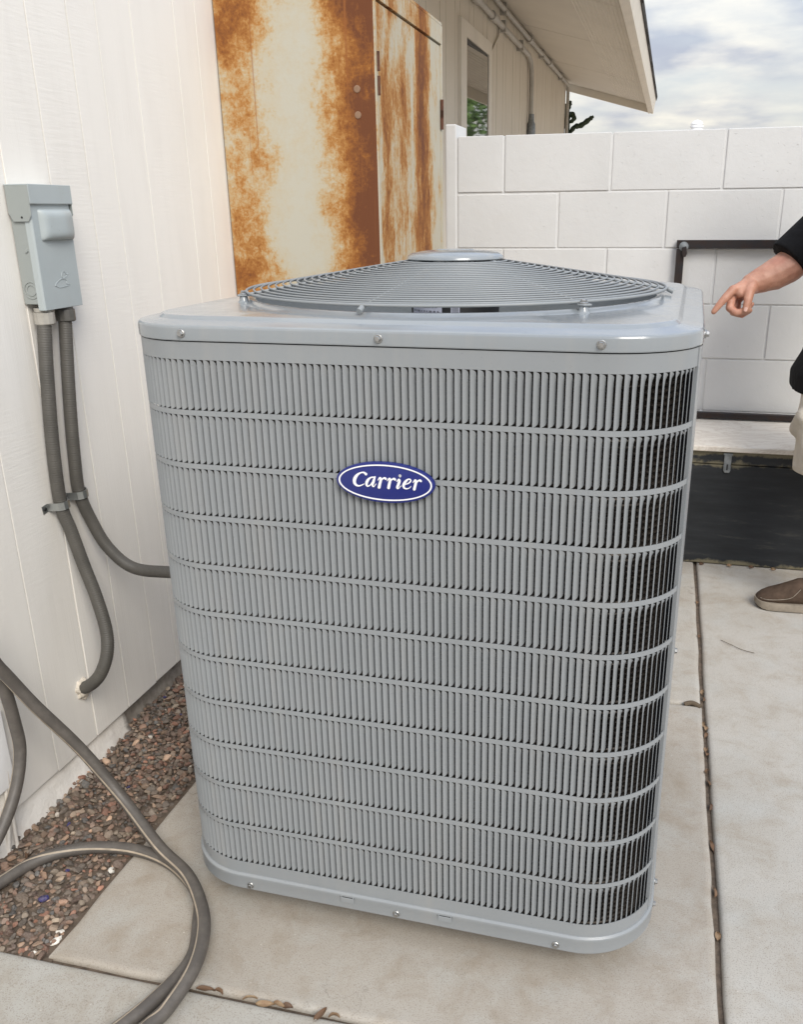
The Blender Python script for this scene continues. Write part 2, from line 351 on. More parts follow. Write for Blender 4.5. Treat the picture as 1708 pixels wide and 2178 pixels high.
q = NT('window_glass'); q.col((.02, .022, .024)); q.rough(.03); q.b.inputs['Specular IOR Level'].default_value = .9; q.b.inputs['Coat Weight'].default_value = 1; q.b.inputs['Coat Roughness'].default_value = .02; q.b.inputs['Coat IOR'].default_value = 1.9; M['glass'] = q.m

# ================================================================== SETTING
XW = -0.90                                   # face of the left-hand wall
add('ground', MB().put([(-600, -600, -.07), (600, -600, -.07), (600, 600, -.07), (-600, 600, -.07)], [(0, 1, 2, 3)]).mesh('ground'), M['soil'], kind='structure')
pave = add('pavement', MB().put([(-.99, -3, -.012), (6, -3, -.012), (6, 2.6, -.012), (-.99, 2.6, -.012)], [(0, 1, 2, 3)]).mesh('pavement'), M['dirt'], kind='structure')
def slab(x0, x1, y0, y1, i, dz=0):
    """concrete slab with tooled round edges and slightly wandering sides"""
    def side(a, b, n=14):
        return [Vector(a).lerp(Vector(b), k/n) for k in range(n)]
    P = side((x0, y0), (x1, y0))+side((x1, y0), (x1, y1))+side((x1, y1), (x0, y1))+side((x0, y1), (x0, y0))
    c = Vector(((x0+x1)/2, (y0+y1)/2)); rn = random.Random(i*17+3); J = []
    for k, p in enumerate(P):
        J.append(p + Vector((rn.uniform(-1, 1), rn.uniform(-1, 1)))*.0022)
    rings = [(0, -.10), (0, -.009), (.0014, -.0045), (.004, -.0015), (.008, 0), (.014, .0004)]
    v = []
    for ins, z in rings:
        for p in J:
            q = Vector((min(max(p.x, x0-.003)+0, x1+.003), p.y)); 
            q.x += ins*(1 if p.x < x0+.02 else (-1 if p.x > x1-.02 else 0)); q.y += ins*(1 if p.y < y0+.02 else (-1 if p.y > y1-.02 else 0))
            v.append((q.x, q.y, z+dz))
    n = len(P); f = [(r*n+k, r*n+(k+1) % n, (r+1)*n+(k+1) % n, (r+1)*n+k) for r in range(len(rings)-1) for k in range(n)]
    f.append(tuple((len(rings)-1)*n+k for k in range(n)))
    m = mesh('concrete_slab', v, f); autosmooth(m, 50); m.polygons[len(m.polygons)-1].use_smooth = False
    for e_ in m.edges:
        if all(i >= (len(rings)-1)*n for i in e_.vertices): e_.use_edge_sharp = True
    return add('concrete_slab', m, M['conc'][i % 4], pave)
slab(-.620, .5705, -.1735, 1.0055, 0)                 # under the condenser
slab(-.985, 1.9, -1.6, -.1825, 1, .001)             # strip across the front
slab(-.620, .5705, 1.0155, 2.60, 2)                  # behind
slab(.5815, 2.6, -.176, 2.60, 3)                     # long right-hand slab
slab(1.91, 4.2, -1.6, -.19, 1)
slab(2.612, 4.4, -.18, 2.60, 2)

# ---------------------------------------------------------------- house
house = thing('house', 'cream grooved-board house wall with wide roof overhang along the left side', 'house', (0, 0, 0))
wall = add('wall', MB().box((-1.2, -4, .062), (XW-.0020, 2.46, 2.70)).box((-1.2, -4, -.1), (XW-.05, 2.455, .0615)).box((-1.2, 2.46, -.1), (XW-.012, 10.15, 2.70)).mesh('wall'), M['siding'], house)
near = [-3.9, -3.4, -3.0, -2.6, -2.2, -1.8, -1.4, -1.0, -.7, -.40, -.16, .06, .265, .419, .56, .70, .81, .957, 1.168, 1.285, 1.46, 1.66, 1.86, 2.06, 2.26, 2.46]
far = []; yy = 2.46
k = 0
while yy < 9.95:
    yy += (.135, .30, .135, .23, .135, .26)[k % 6]; k += 1; far.append(min(yy, 10.15))
far[-1] = 10.15
ed = near+far
def plank(y0, y1, z0, z1, ma, d=0.0):
    m = MB().box((XW-(.012 if y1 > 2.47 else .0018), y0, z0), (XW+d, y1, z1)).mesh('plank', bevel=.0025 if y1 > 2.47 else .0010, seg=2)
    add('plank', m, ma, wall)
for a, b in zip(ed[:-1], ed[1:]):
    fr = b > 2.47
    g = .0017 if not fr else .006
    if fr and a > 4.5 and b < 5.5:
        plank(a+g, b-g, 2.335, 2.66, M['siding_far']); plank(a+g, b-g, .06, 1.50, M['siding_far'])
    else:
        plank(a+g, b-g, .060+(random.uniform(-.002, .002)), 2.66, M['siding_far'] if fr else M['siding'], random.uniform(-.0008, .0008))
# foundation strip with ragged foot
v = []; f = []; N = 150
for i in range(N+1):
    y = -1.2+i*(2.6/N); w = .5+.5*math.sin(y*31)*math.sin(y*13+1)
    bot = -.03+.02*random.random(); out = .006+.012*w*random.random()
    painted = y < .56
    for dx_, z in ((-.02, .075), (-.016 if painted else -.03, .062), (-.010+out*.5 if painted else -.028, .035), (-.006+out if painted else -.026+out*.3, .005), (out+.004 if painted else -.018+out*.4, -.02), (out+.012 if painted else -.012, -.07)):
        v.append((XW+dx_, y, z))
for i in range(N):
    for j in range(5): f.append((i*6+j, i*6+j+1, (i+1)*6+j+1, (i+1)*6+j))
add('foundation', autosmooth(mesh('foundation', v, f), 60), M['foundation'], house)
# foam collar where the conduit enters
bm = bmesh.new(); bmesh.ops.create_icosphere(bm, subdivisions=4, radius=1)
for q_ in bm.verts:
    n_ = q_.co.copy(); k = 1+.16*math.sin(7*n_.y+2)*math.sin(6*n_.z)+.08*random.uniform(-1, 1)
    q_.co = Vector((n_.x*.016, n_.y*.022*k, n_.z*.026*k))
m = bpy.data.meshes.new('sealant'); bm.to_mesh(m); bm.free(); autosmooth(m, 80)
add('sealant', m, M['sealant'], house, (XW, .392, .207))
# roof
roof = add('roof', MB().put([(-1.4, 3.0, 2.86), (.112, 3.0, 2.449), (.112, 10.46, 2.449), (-1.4, 10.46, 2.86),
        (-1.4, 3.0, 2.90), (.112, 3.0, 2.474), (.112, 10.46, 2.474), (-1.4, 10.46, 2.90)],
        [(0, 3, 2, 1), (4, 5, 6, 7), (0, 1, 5, 4), (1, 2, 6, 5), (2, 3, 7, 6), (3, 0, 4, 7)]).mesh('roof'), M['shingle'], house)
def sofz(x): return 2.655 + (x-XW)/(.03-XW)*(2.405-2.655)
seams = [3.02, 3.35, 5.02, 6.70, 8.55, 10.40]
for a, b in zip(seams[:-1], seams[1:]):
    mb = MB()
    xs = [XW+.0, -.30]; prof = [(XW, 0), (-.34, 0)]
    x = -.34
    while x < .012:                      # ribbed vent strip along the outer third
        prof += [(x+.004, -.004), (x+.016, -.004), (x+.020, 0), (x+.026, 0)]; x += .026
    prof.append((.030, 0))
    n = len(prof); v = [(px, yv, sofz(px)+dz) for yv in (a+.006, b-.006) for px, dz in prof]+[(px, yv, sofz(px)+.02) for yv in (a+.006, b-.006) for px in (XW, .03)]
    fs = [(i, i+1, n+i+1, n+i) for i in range(n-1)]+[(2*n, 2*n+1, 2*n+3, 2*n+2)]
    fs += [tuple(range(n))+(2*n+1, 2*n), tuple(range(n, 2*n))+(2*n+3, 2*n+2)]
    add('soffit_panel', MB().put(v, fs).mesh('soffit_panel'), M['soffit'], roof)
fa = [(.030, 2.309), (.081, 2.322), (.104, 2.449), (.034, 2.449)]
add('fascia', MB().prism(fa, 3.02, 10.40, lambda u, w, d: (u, d, w)).mesh('fascia'), M['trim'], roof)
add('end_board', MB().prism([(XW-.3, 2.66), (.081, 2.309), (.10, 2.44), (XW-.3, 2.78)], 10.405, 10.45, lambda u, w, d: (u, d, w)).mesh('end_board'), M['trim'], roof)
sh = MB()
for k in range(24):                         # ragged shingle courses hanging over the fascia
    y0 = 3.05+k*.306; sh.prism([(.09, 2.476), (.116+random.uniform(-.004, .008), 2.462+random.uniform(-.006, .004)), (.12, 2.482), (.08, 2.494)], y0+.004, y0+.297, lambda u, w, d: (u, d, w))
add('shingle_edge', sh.mesh('shingle_edge'), M['shingle'], roof)
# window (sash sits slightly askew in its frame)
win = add('window', MB().box((XW-.011, 4.56, 1.50), (XW-.006, 5.47, 2.33)).mesh('window'), M['trim'], house)
wf = MB()
for a, b in (((4.53, 1.42), (4.68, 2.33)), ((5.385, 1.42), (5.49, 2.33)), ((4.68, 2.25), (5.385, 2.33)), ((4.68, 1.42), (5.385, 1.52))):
    wf.box((XW-.006, a[0], a[1]), (XW+.022, b[0], b[1]))
add('frame', wf.mesh('frame', bevel=.002), M['trim'], win)
sf = MB()
for a, b in (((4.681, 1.521), (4.70, 2.249)), ((5.365, 1.521), (5.384, 2.249)), ((4.70, 2.232), (5.365, 2.249)), ((4.70, 1.521), (5.365, 1.54))):
    sf.box((XW-.004, a[0], a[1]), (XW+.012, b[0], b[1]))
add('sash', sf.mesh('sash'), M['black'], win)
add('pane', MB().box((-.002, -.3325, -.346), (.002, .3325, .346)).mesh('pane'), M['glass'], win, (XW+.003, 5.0325, 1.886), (0, 0, R(-1.9)))

# ---------------------------------------------------------------- block wall
bw = thing('block_wall', 'white painted concrete block wall behind the condenser', 'wall', (0, 2.42, 0))
YB = 2.42; TOP = 1.541; CH = .2035; PX = .4035
add('mortar', MB().box((-.47, YB+.0042, -.1), (6.0, YB+.19, TOP-.006)).mesh('mortar'), M['mortar'], bw, (0, -2.42, 0))
bmesh_block = {}
def block(x0, x1, z0, z1):
    w = round(x1-x0, 3)
    if w not in bmesh_block:
        bmesh_block[w] = MB().box((0, 0, 0), (w, .19, z1-z0)).mesh('block', bevel=.0022, seg=2)
    add('block', bmesh_block[w], M['block'], bw, (x0, random.uniform(-.0012, .0012), z0), (0, 0, random.uniform(-.002, .002)))
G = .0042
for c in range(8):
    zt = TOP-c*CH; z0 = max(zt-CH, -.09)
    off = -.2475 if c % 2 == 0 else -.0355
    xs = [-.431]+[off+k*PX for k in range(-1, 17) if off+k*PX > -.40]
    for a, b in zip(xs[:-1], xs[1:]):
        block(a+G, b-G, z0+G, zt-G*(.2 if c == 0 else 1))
add('end_post', MB().box((-.476, -.001, -.1), (-.4345, .19, 1.584)).mesh('end_post', bevel=.004), M['block'], bw)
vc = thing('vent_cap', 'small white ridged vent cap poking over the top of the block wall', 'vent cap', (.455, 2.60, 1.53))
mb = MB(); mb.lathe([(.016, 0), (.016, .018), (.024, .019), (.024, .024), (.019, .026), (.019, .030), (.025, .031), (.025, .036), (.019, .038), (.024, .042), (.016, .052), (.004, .056)], 20)
add('ridged_cap', mb.mesh('ridged_cap', 40), M['white'], vc)

# ---------------------------------------------------------------- rusty cabinet
cb = thing('metal_cabinet', 'tall rust-streaked cream metal cabinet standing against the house wall', 'cabinet', (XW, 1.39, 0))
def C_(name, mb, ma, par=cb, bevel=0, seg=2):
    o = add(name, mb.mesh(name, bevel=bevel, seg=seg), ma, par); o.location = (-XW, -1.39, 0) if par is cb else (0, 0, 0); return o
XC = -.426; CT = 1.868
C_('side_panel', MB().box((XW+.004, 1.39, .03), (XC-.004, 1.396, CT)), M['rust_side'], bevel=.0015)
C_('back_panel', MB().box((XW+.005, 1.397, .03), (XW+.012, 2.165, CT-.005)), M['rust_side'])
C_('far_panel', MB().box((XW+.013, 2.160, .03), (XC-.004, 2.166, CT-.002)), M['rust_side'])
C_('roof_panel', MB().box((XW+.002, 1.386, CT), (XC-.001, 2.168, CT+.010)), M['rust_door'], bevel=.002)
fm = MB()
fm.box((XC-.022, 1.391, .03), (XC, 1.405, CT-.001)); fm.box((XC-.022, 2.150, .03), (XC, 2.169, CT-.001)); fm.box((XC-.022, 1.405, 1.812), (XC, 2.150, CT-.001)); fm.box((XC-.022, 1.405, .03), (XC, 2.150, .09))
C_('door_frame', fm, M['rust_door'])
d1 = C_('door', MB().box((XC-.016, 1.4085, .095), (XC-.004, 1.8195, 1.806)), M['rust_door'], bevel=.002)
d2 = C_('door', MB().box((XC-.016, 1.8235, .095), (XC-.004, 2.1475, 1.806)), M['rust_door'], bevel=.002)
for z in (1.60, 1.66, .5):
    C_('hinge', MB().tube([(XC+.002, 1.4065, z-.024), (XC+.002, 1.4065, z+.024)], .005, 8), M['rust_dark'])
for z in (1.575, 1.61, .5):
    C_('hinge', MB().tube([(XC+.002, 2.1495, z-.03), (XC+.002, 2.1495, z+.03)], .006, 8), M['rust_dark'])
for z in (1.592, 1.527):
    C_('plug', MB().lathe([(.0095, 1.3900), (.0095, 1.3885), (.0075, 1.3880)], 16, (-.482, 0, z), 'y'), M['plug'])
C_('handle', MB().box((XC-.003, 1.83, 1.0), (XC+.016, 1.85, 1.11)), M['rust_dark'], d2, bevel=.003)

# ================================================================== CONDENSER
W_, RC = .89, .13
UY = -0.0238
ac = thing('air_conditioner', 'tall grey louvered air conditioning condenser standing on the concrete slab', 'air conditioner', (0, 0, 0), UY)
ARC = RC*math.pi/2; FL = W_-2*RC; PER = 4*(FL+ARC)
def path(s, off=0.0):
    """point on the rounded square; s=0 at the rear end of the left side, running left side -> front -> right -> back"""
    s %= PER; k = int(s//(FL+ARC)); t = s-k*(FL+ARC)
    # base segment: left side travelling -y, normal -x
    if t <= FL: p = Vector((-W_/2, W_-RC-t)); n = Vector((-1, 0))
    else:
        a = (t-FL)/RC; n = Vector((-math.cos(a), -math.sin(a))); p = Vector((-W_/2+RC, RC))+RC*n
    p = p+off*n; p -= Vector((0, W_/2)); a = k*math.pi/2; c, s_ = math.cos(a), math.sin(a)
    rot = lambda v: Vector((c*v.x-s_*v.y, s_*v.x+c*v.y))
    return rot(p)+Vector((0, W_/2)), rot(n)
# sample list around the perimeter, denser in the arcs
SS = []
for k in range(4):
    b = k*(FL+ARC); SS += [b+FL*i/10 for i in range(10)]+[b+FL+ARC*i/16 for i in range(16)]
def loft(name, rings, ma, closed_profile=True, smooth=30, parent=ac, circ=None):
    """rings: (offset, z) outer profile swept round the casing"""
    v = []; n = len(SS)
    for o, z in rings:
        for s in SS:
            p, _ = path(s, o); v.append((p.x, p.y, z))
    k = len(rings); f = []
    for i in range(k if closed_profile else k-1):
        for j in range(n):
            f.append((i*n+j, i*n+(j+1) % n, ((i+1) % k)*n+(j+1) % n, ((i+1) % k)*n+j))
    return add(name, MB().put(v, f).mesh(name, smooth), ma, parent)
Z1, ROWP, SLOT = 1.0640, .08617, .0780
for k in range(12):
    if k == 0: a, b = Z1, 1.0906
    elif k == 11: a, b = .085, Z1-10*ROWP-SLOT
    else: a, b = Z1-k*ROWP, Z1-(k-1)*ROWP-SLOT
    loft('louver_rib' if 0 < k < 11 else 'panel_band', [(0, a), (0, b), (-.0012, b), (-.0012, a)], M['ac'])
# blade: left edge flush, curling inwards to the right
P_ = .01125
prof = [(0, .0), (.07, .02), (.22, -.06), (.42, -.20), (.61, -.41), (.755, -.64)]
ins = [0, 0, .0004, .0016, .0042, .0085]
def blade_geo():
    v = []; th = .0009
    for side in (0, 1):
        for i, (a, d) in enumerate(prof):
            x0, d0 = a*P_, d*P_
            if side:
                j0, j1 = max(i-1, 0), min(i+1, len(prof)-1)
                t = Vector((prof[j1][0]-prof[j0][0], prof[j1][1]-prof[j0][1])).normalized(); x0 += t.y*th; d0 -= t.x*th
            e0 = ins[i]
            # the blade flattens into the rib above and below, so its ends read as soft shoulders
            for z, k in ((e0*.8, .97), (e0*.8+.005, 1.), (e0*.8+.013, 1.), (SLOT-e0*.45-.018, 1.), (SLOT-e0*.45-.007, .72), (SLOT-e0*.45, .14)):
                v.append((x0, (d0*k if i > 1 else d0)-(th*(1-k) if side else 0), z))
    n = len(prof); RN = 6; f = []
    for side in (0, 1):
        o = side*n*RN
        for i in range(n-1):
            for j in range(RN-1):
                q = (o+i*RN+j, o+(i+1)*RN+j, o+(i+1)*RN+j+1, o+i*RN+j+1); f.append(q if side == 0 else tuple(reversed(q)))
    o = n*RN
    for i in range(n-1):
        f.append((i*RN, o+i*RN, o+(i+1)*RN, (i+1)*RN)); f.append((i*RN+RN-1, (i+1)*RN+RN-1, o+(i+1)*RN+RN-1, o+i*RN+RN-1))
    for j in range(RN-1):
        f.append((j, j+1, o+j+1, o+j)); f.append(((n-1)*RN+j, o+(n-1)*RN+j, o+(n-1)*RN+j+1, (n-1)*RN+j+1))
    return v, f
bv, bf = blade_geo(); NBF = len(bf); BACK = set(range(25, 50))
M['inner'] = simple('blade_back_shade', (.020, .021, .026), .6)  # shade behind the louvers painted onto the blade backs as a dark colour
# blade local axes: x along tangent, y = inward (-d), z up   (d outward -> -y)
bmsh = mesh('louver_blade', [(x, -d, z) for x, d, z in bv], bf)
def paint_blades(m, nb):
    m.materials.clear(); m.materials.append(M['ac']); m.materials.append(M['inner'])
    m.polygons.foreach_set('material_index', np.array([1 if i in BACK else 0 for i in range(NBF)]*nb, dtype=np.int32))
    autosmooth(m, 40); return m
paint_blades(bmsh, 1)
s_front0 = FL; s_end_right = FL+ARC+FL+ARC*(75/90)
post0, post1 = s_end_right, 2*(FL+ARC)+.05
cands = []
NB = int(PER/P_)
rest = MB()
for i in range(NB):
    s = i*P_
    if post0-.004 < s < post1: continue
    p, n = path(s+P_*.4); p0, _ = path(s)
    ang = math.atan2(n.x, -n.y)            # rotation so local -y points outward
    front = s_front0 <= s <= s_end_right
    for r in range(11):
        cands.append((r, s, p0, ang, front, Z1-r*ROWP-SLOT))
def order(c):
    r, s, p0, ang, front, z = c
    if not front: return (9, r, s)
    vis = s > FL+ARC*.35
    return (0 if vis else 1, r, s)
cands.sort(key=order)
for i, (r, s, p0, ang, front, z) in enumerate(cands):
    if i < 300:
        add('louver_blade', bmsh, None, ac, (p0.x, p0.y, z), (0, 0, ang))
    else:
        c, sn = math.cos(ang), math.sin(ang)
        rest.put([(p0.x+c*x+sn*d, p0.y+sn*x-c*d, z+zz_) for x, d, zz_ in bv], bf)
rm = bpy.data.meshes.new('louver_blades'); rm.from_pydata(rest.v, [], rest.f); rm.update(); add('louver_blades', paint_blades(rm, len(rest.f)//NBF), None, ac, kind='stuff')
# smooth corner post on the right
v = []; kk = 10
for o in (.0012, -.004):
    for i in range(kk+1):
        p, _ = path(post0+(post1-post0)*i/kk, o)
        v += [(p.x, p.y, .10), (p.x, p.y, 1.0906)]
f = []
n = (kk+1)*2
for i in range(kk):
    f += [(2*i, 2*i+2, 2*i+3, 2*i+1), (n+2*i, n+2*i+1, n+2*i+3, n+2*i+2)]
f += [(0, 1, n+1, n), (n-2, n+n-2, n+n-1, n-1)]
add('corner_post', MB().put(v, f).mesh('corner_post', 30), M['ac'], ac)
# coil behind the louvers: finned tubes
cr_ = []; z = .09
while z < 1.085:
    cr_ += [(-.022, z), (-.0178, z+.0012), (-.0162, z+.0034), (-.0178, z+.0056), (-.022, z+.0068)]; z += .0095
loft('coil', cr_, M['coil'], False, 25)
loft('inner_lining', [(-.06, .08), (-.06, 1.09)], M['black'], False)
# base pan and its feet
loft('base_pan', [(-.10, .066), (.0015, .0625), (.0040, .066), (.0042, .089), (.0052, .0925), (.0046, .0955), (.0012, .0985), (-.003, .099), (-.10, .075)], M['ac'])
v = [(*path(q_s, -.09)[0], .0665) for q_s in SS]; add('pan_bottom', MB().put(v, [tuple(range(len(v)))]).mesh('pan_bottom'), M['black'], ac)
for fx in (-.27, .27):
    for fy in (.15, .74):
        add('foot', MB().lathe([(.035, .0005), (.03, .066)], 16, (fx, fy, 0)).mesh('foot', 40), M['black'], ac)
# snap tabs on the pan
for tx in (-.0943, .0915):
    mb = MB().box((tx-.013, -.0064, .0795), (tx+.013, -.0050, .0905)); mb.box((tx-.0125, -.0068, .0895), (tx-.0105, -.0040, .094)); mb.box((tx+.0105, -.0068, .0895), (tx+.0125, -.0040, .094))
    add('snap_tab', mb.mesh('snap_tab', bevel=.0006, seg=1), M['ac'], ac)
    add('tab_slot', MB().box((tx-.0145, -.0050, .0905), (tx+.0145, -.0046, .0925)).mesh('tab_slot'), M['black'], ac)
# lid: skirt, rounded fold, raised field and fan ring
CXY = Vector((0, W_/2))
def circ(s, r):
    p, _ = path(s); d = (p-CXY); a = math.atan2(d.y, d.x); return CXY+r*Vector((math.cos(a), math.sin(a)))
rings = [('r', -.006, 1.0925), ('r', .0018, 1.0925), ('r', .0024, 1.094), ('r', .0024, 1.1075), ('r', .0020, 1.1110), ('r', .0010, 1.1134), ('r', -.0010, 1.1150), ('r', -.0050, 1.1160), ('r', -.028, 1.1190), ('r', -.0305, 1.1198), ('r', -.0335, 1.1222), ('r', -.0365, 1.1246), ('r', -.0395, 1.1254),
         ('c', .396, 1.1270), ('c', .386, 1.1295), ('c', .378, 1.1318), ('c', .371, 1.1318), ('c', .366, 1.1295), ('c', .364, 1.118), ('c', .364, 1.02), ('c', .38, .99)]
v = []; n = len(SS)
for t, o, z in rings:
    for s in SS:
        p = path(s, o)[0] if t == 'r' else circ(s, o); v.append((p.x, p.y, z))
f = [(i*n+j, i*n+(j+1) % n, (i+1)*n+(j+1) % n, (i+1)*n+j) for i in range(len(rings)-1) for j in range(n)]
lid = add('lid', MB().put(v, f).mesh('lid', 13), M['ac_lid'], ac)
add('inner_floor', MB().lathe([(.38, .60), (.001, .60)], 40, (0, W_/2, 0), capa=False, capb=False).mesh('inner_floor'), M['black'], ac)
# hex screws
def hexbolt(r=.0052, h=.0055):
    mb = MB(); mb.lathe([(r*1.42, 0), (r*1.42, .0012), (r*1.2, .0022)], 20)
    mb.lathe([(r, .0022), (r, h), (r*.82, h+.0012)], 6); mb.lathe([(r*.62, h+.0011), (r*.62, h+.0004)], 10, capa=False); return mb.mesh('screw')
hb_ = hexbolt(.0046, .0048); hb_.materials.append(M['zinc'])
def screw(p, n, parent=ac, s=1.0):
    o = add('screw', hb_, None, parent, p); o.rotation_euler = Vector(n).to_track_quat('Z', 'Y').to_euler(); o.scale = (s, s, s); return o
for x in (-.314, 0, .314): screw((x, -.0025, 1.1033), (0, -1, 0))
for x in (-.291, 0, .291): screw((x, -.0042, .0755), (0, -1, 0))
for y, z in ((.14, 1.103),): screw((.4476, y, z), (1, 0, 0))
for y, z in ((.20, .565),): screw((.4462, y, z), (1, 0, 0))
for y, z in ((.15, .118), (.14, .076), (.60, .076)): screw((.4488, y, z), (1, 0, 0))
for y in (.14, .445, .75): screw((-.4476, y, 1.103), (-1, 0, 0))
# fan guard: concentric wires on radial spokes, cap on top
NR = 23
def gz(r):
    t = max(0, (r-.085)/(.388-.085)); return 1.1880-.0465*t
for i in range(NR):
    r = .094+(.381-.094)*i/(NR-1)
    wr = .0025 if i == NR-1 else .0018
    pts = [(r*math.cos(a), r*math.sin(a), 0) for a in [2*math.pi*k/96 for k in range(96)]]
    m = MB().tube(pts, wr, 7, closed=True).mesh('grille_ring', 80)
    add('grille_ring', m, M['wire'], ac, (0, W_/2, gz(r)))
spk = [-97, -46, 5, 57, 108, 160, 212]
for k, a in enumerate(spk):
    a = R(a); pts = [((r)*math.cos(a), W_/2+r*math.sin(a), gz(r)-.0030) for r in (.05, .12, .2, .28, .35, .384)]
    rr_ = .0026
    o = add('grille_spoke', MB().tube(pts, rr_, 8).mesh('grille_spoke', 80), M['wire'], ac)
    if k in (0, 2, 4):
        add('spoke_tip', MB().tube([Vector(pts[-1])*1+Vector((0, 0, 0)), (.394*math.cos(a), W_/2+.394*math.sin(a), gz(.39)-.007)], .0045, 10).mesh('spoke_tip', 40), M['wire'], o)
    else:
        ca, sa = math.cos(a), math.sin(a); fn = lambda u, w, d: (ca*u-sa*w, W_/2+sa*u+ca*w, d)
        add('mounting_tab', MB().prism([(.350, -.004), (.384, -.009), (.397, -.007), (.399, .007), (.384, .009), (.350, .004)], 1.1372, 1.1402, fn).mesh('mounting_tab', bevel=.0008, seg=1), M['wire'], o)
        add('tab_spacer', MB().lathe([(.011, 1.1265), (.008, 1.130), (.0065, 1.1372)], 16, fn(.388, 0, 0)).mesh('tab_spacer', 40), M['ac_lid'], o)
        sb = screw(fn(.388, 0, 1.1403), (0, 0, 1), o, 1.05)
cap = add('cap', MB().lathe([(.02, 1.186), (.0865, 1.1895), (.0885, 1.1915), (.0875, 1.1960), (.080, 1.2010), (.055, 1.2050), (.02, 1.2068), (.001, 1.2070)], 56, (0, W_/2, 0)).mesh('cap', 50), M['ac_lid'], ac)
add('embossed_oval', MB().tube([(.034*math.cos(t), W_/2+.016*math.sin(t), 1.2058) for t in [2*math.pi*k/40 for k in range(40)]], .0013, 6, closed=True).mesh('embossed_oval', 60), M['ac_lid'], cap)
mot = add('fan_motor', MB().lathe([(.03, .98), (.078, .985), (.082, 1.0), (.082, 1.158), (.074, 1.172), (.04, 1.178)], 40, (0, W_/2, 0)).mesh('fan_motor', 40), M['black'], ac)
def onmotor(u0, u1, z0, z1, r, name, ma, par):
    v = []; f = []
    for k in range(7):
        a = R(-90)+(u0+(u1-u0)*k/6)/.082
        for z in (z0, z1): v.append((r*math.cos(a), W_/2+r*math.sin(a), z))
    for k in range(6): f.append((2*k, 2*k+2, 2*k+3, 2*k+1))
    return add(name, mesh(name, v, f), ma, par)
lb = onmotor(-.078, -.004, 1.085, 1.135, .0826, 'motor_label', M['label'], mot)
for zl in (1.095, 1.102, 1.110, 1.118, 1.126):
    u = -.072
    while u < -.012:
        w = random.uniform(.002, .007); onmotor(u, min(u+w, -.01), zl, zl+.0030, .0829, 'print_dash', M['ink'], mot); u += w+random.uniform(.002, .004)
onmotor(.012, .028, 1.085, 1.135, .0826, 'bar_label', M['label'], mot)
for k in range(6): onmotor(.0145+k*.002, .0155+k*.002, 1.09, 1.13, .0829, 'print_bar', M['ink'], mot)
for k in range(4):
    a0 = R(35+90*k); v = []; f = []
    for i in range(7):
        r = .08+(.345-.08)*i/6
        for j in range(5):
            t = (j/4-.5)*(R(62)-R(18)*i/6)+.25*i/6; v.append((r*math.cos(a0+t), W_/2+r*math.sin(a0+t), 1.025+.055*(j/4-.5)))
    f = [(i*5+j, (i+1)*5+j, (i+1)*5+j+1, i*5+j+1) for i in range(6) for j in range(4)]
    add('fan_blade', autosmooth(mesh('fan_blade', v, f)), M['wire'], mot)
# oval badge with raised lettering
def oval(a, b, n=64): return [(a*math.cos(2*math.pi*k/n), b*math.sin(2*math.pi*k/n)) for k in range(n)]
BX, BZ = .0053, .8930
bd = add('badge', MB().prism(oval(.0775, .0315), -.002, -.0090, lambda u, w, d: (u+BX, d, w+BZ)).mesh('badge', 40, bevel=.0012, seg=2), M['blue'], ac)
ov_o, ov_i = oval(.0735, .0278), oval(.0712, .0259); n = 64
vv = [(u+BX, d, w+BZ) for d in (-.0088, -.0098) for lst in (ov_o, ov_i) for u, w in lst]
ff = [(2*n+k, 3*n+k, 3*n+(k+1) % n, 2*n+(k+1) % n) for k in range(n)]+[(k, 2*n+k, 2*n+(k+1) % n, (k+1) % n) for k in range(n)]+[(n+k, n+(k+1) % n, 3*n+(k+1) % n, 3*n+k) for k in range(n)]
add('badge_ring', MB().put(vv, ff).mesh('badge_ring'), M['white'], bd)
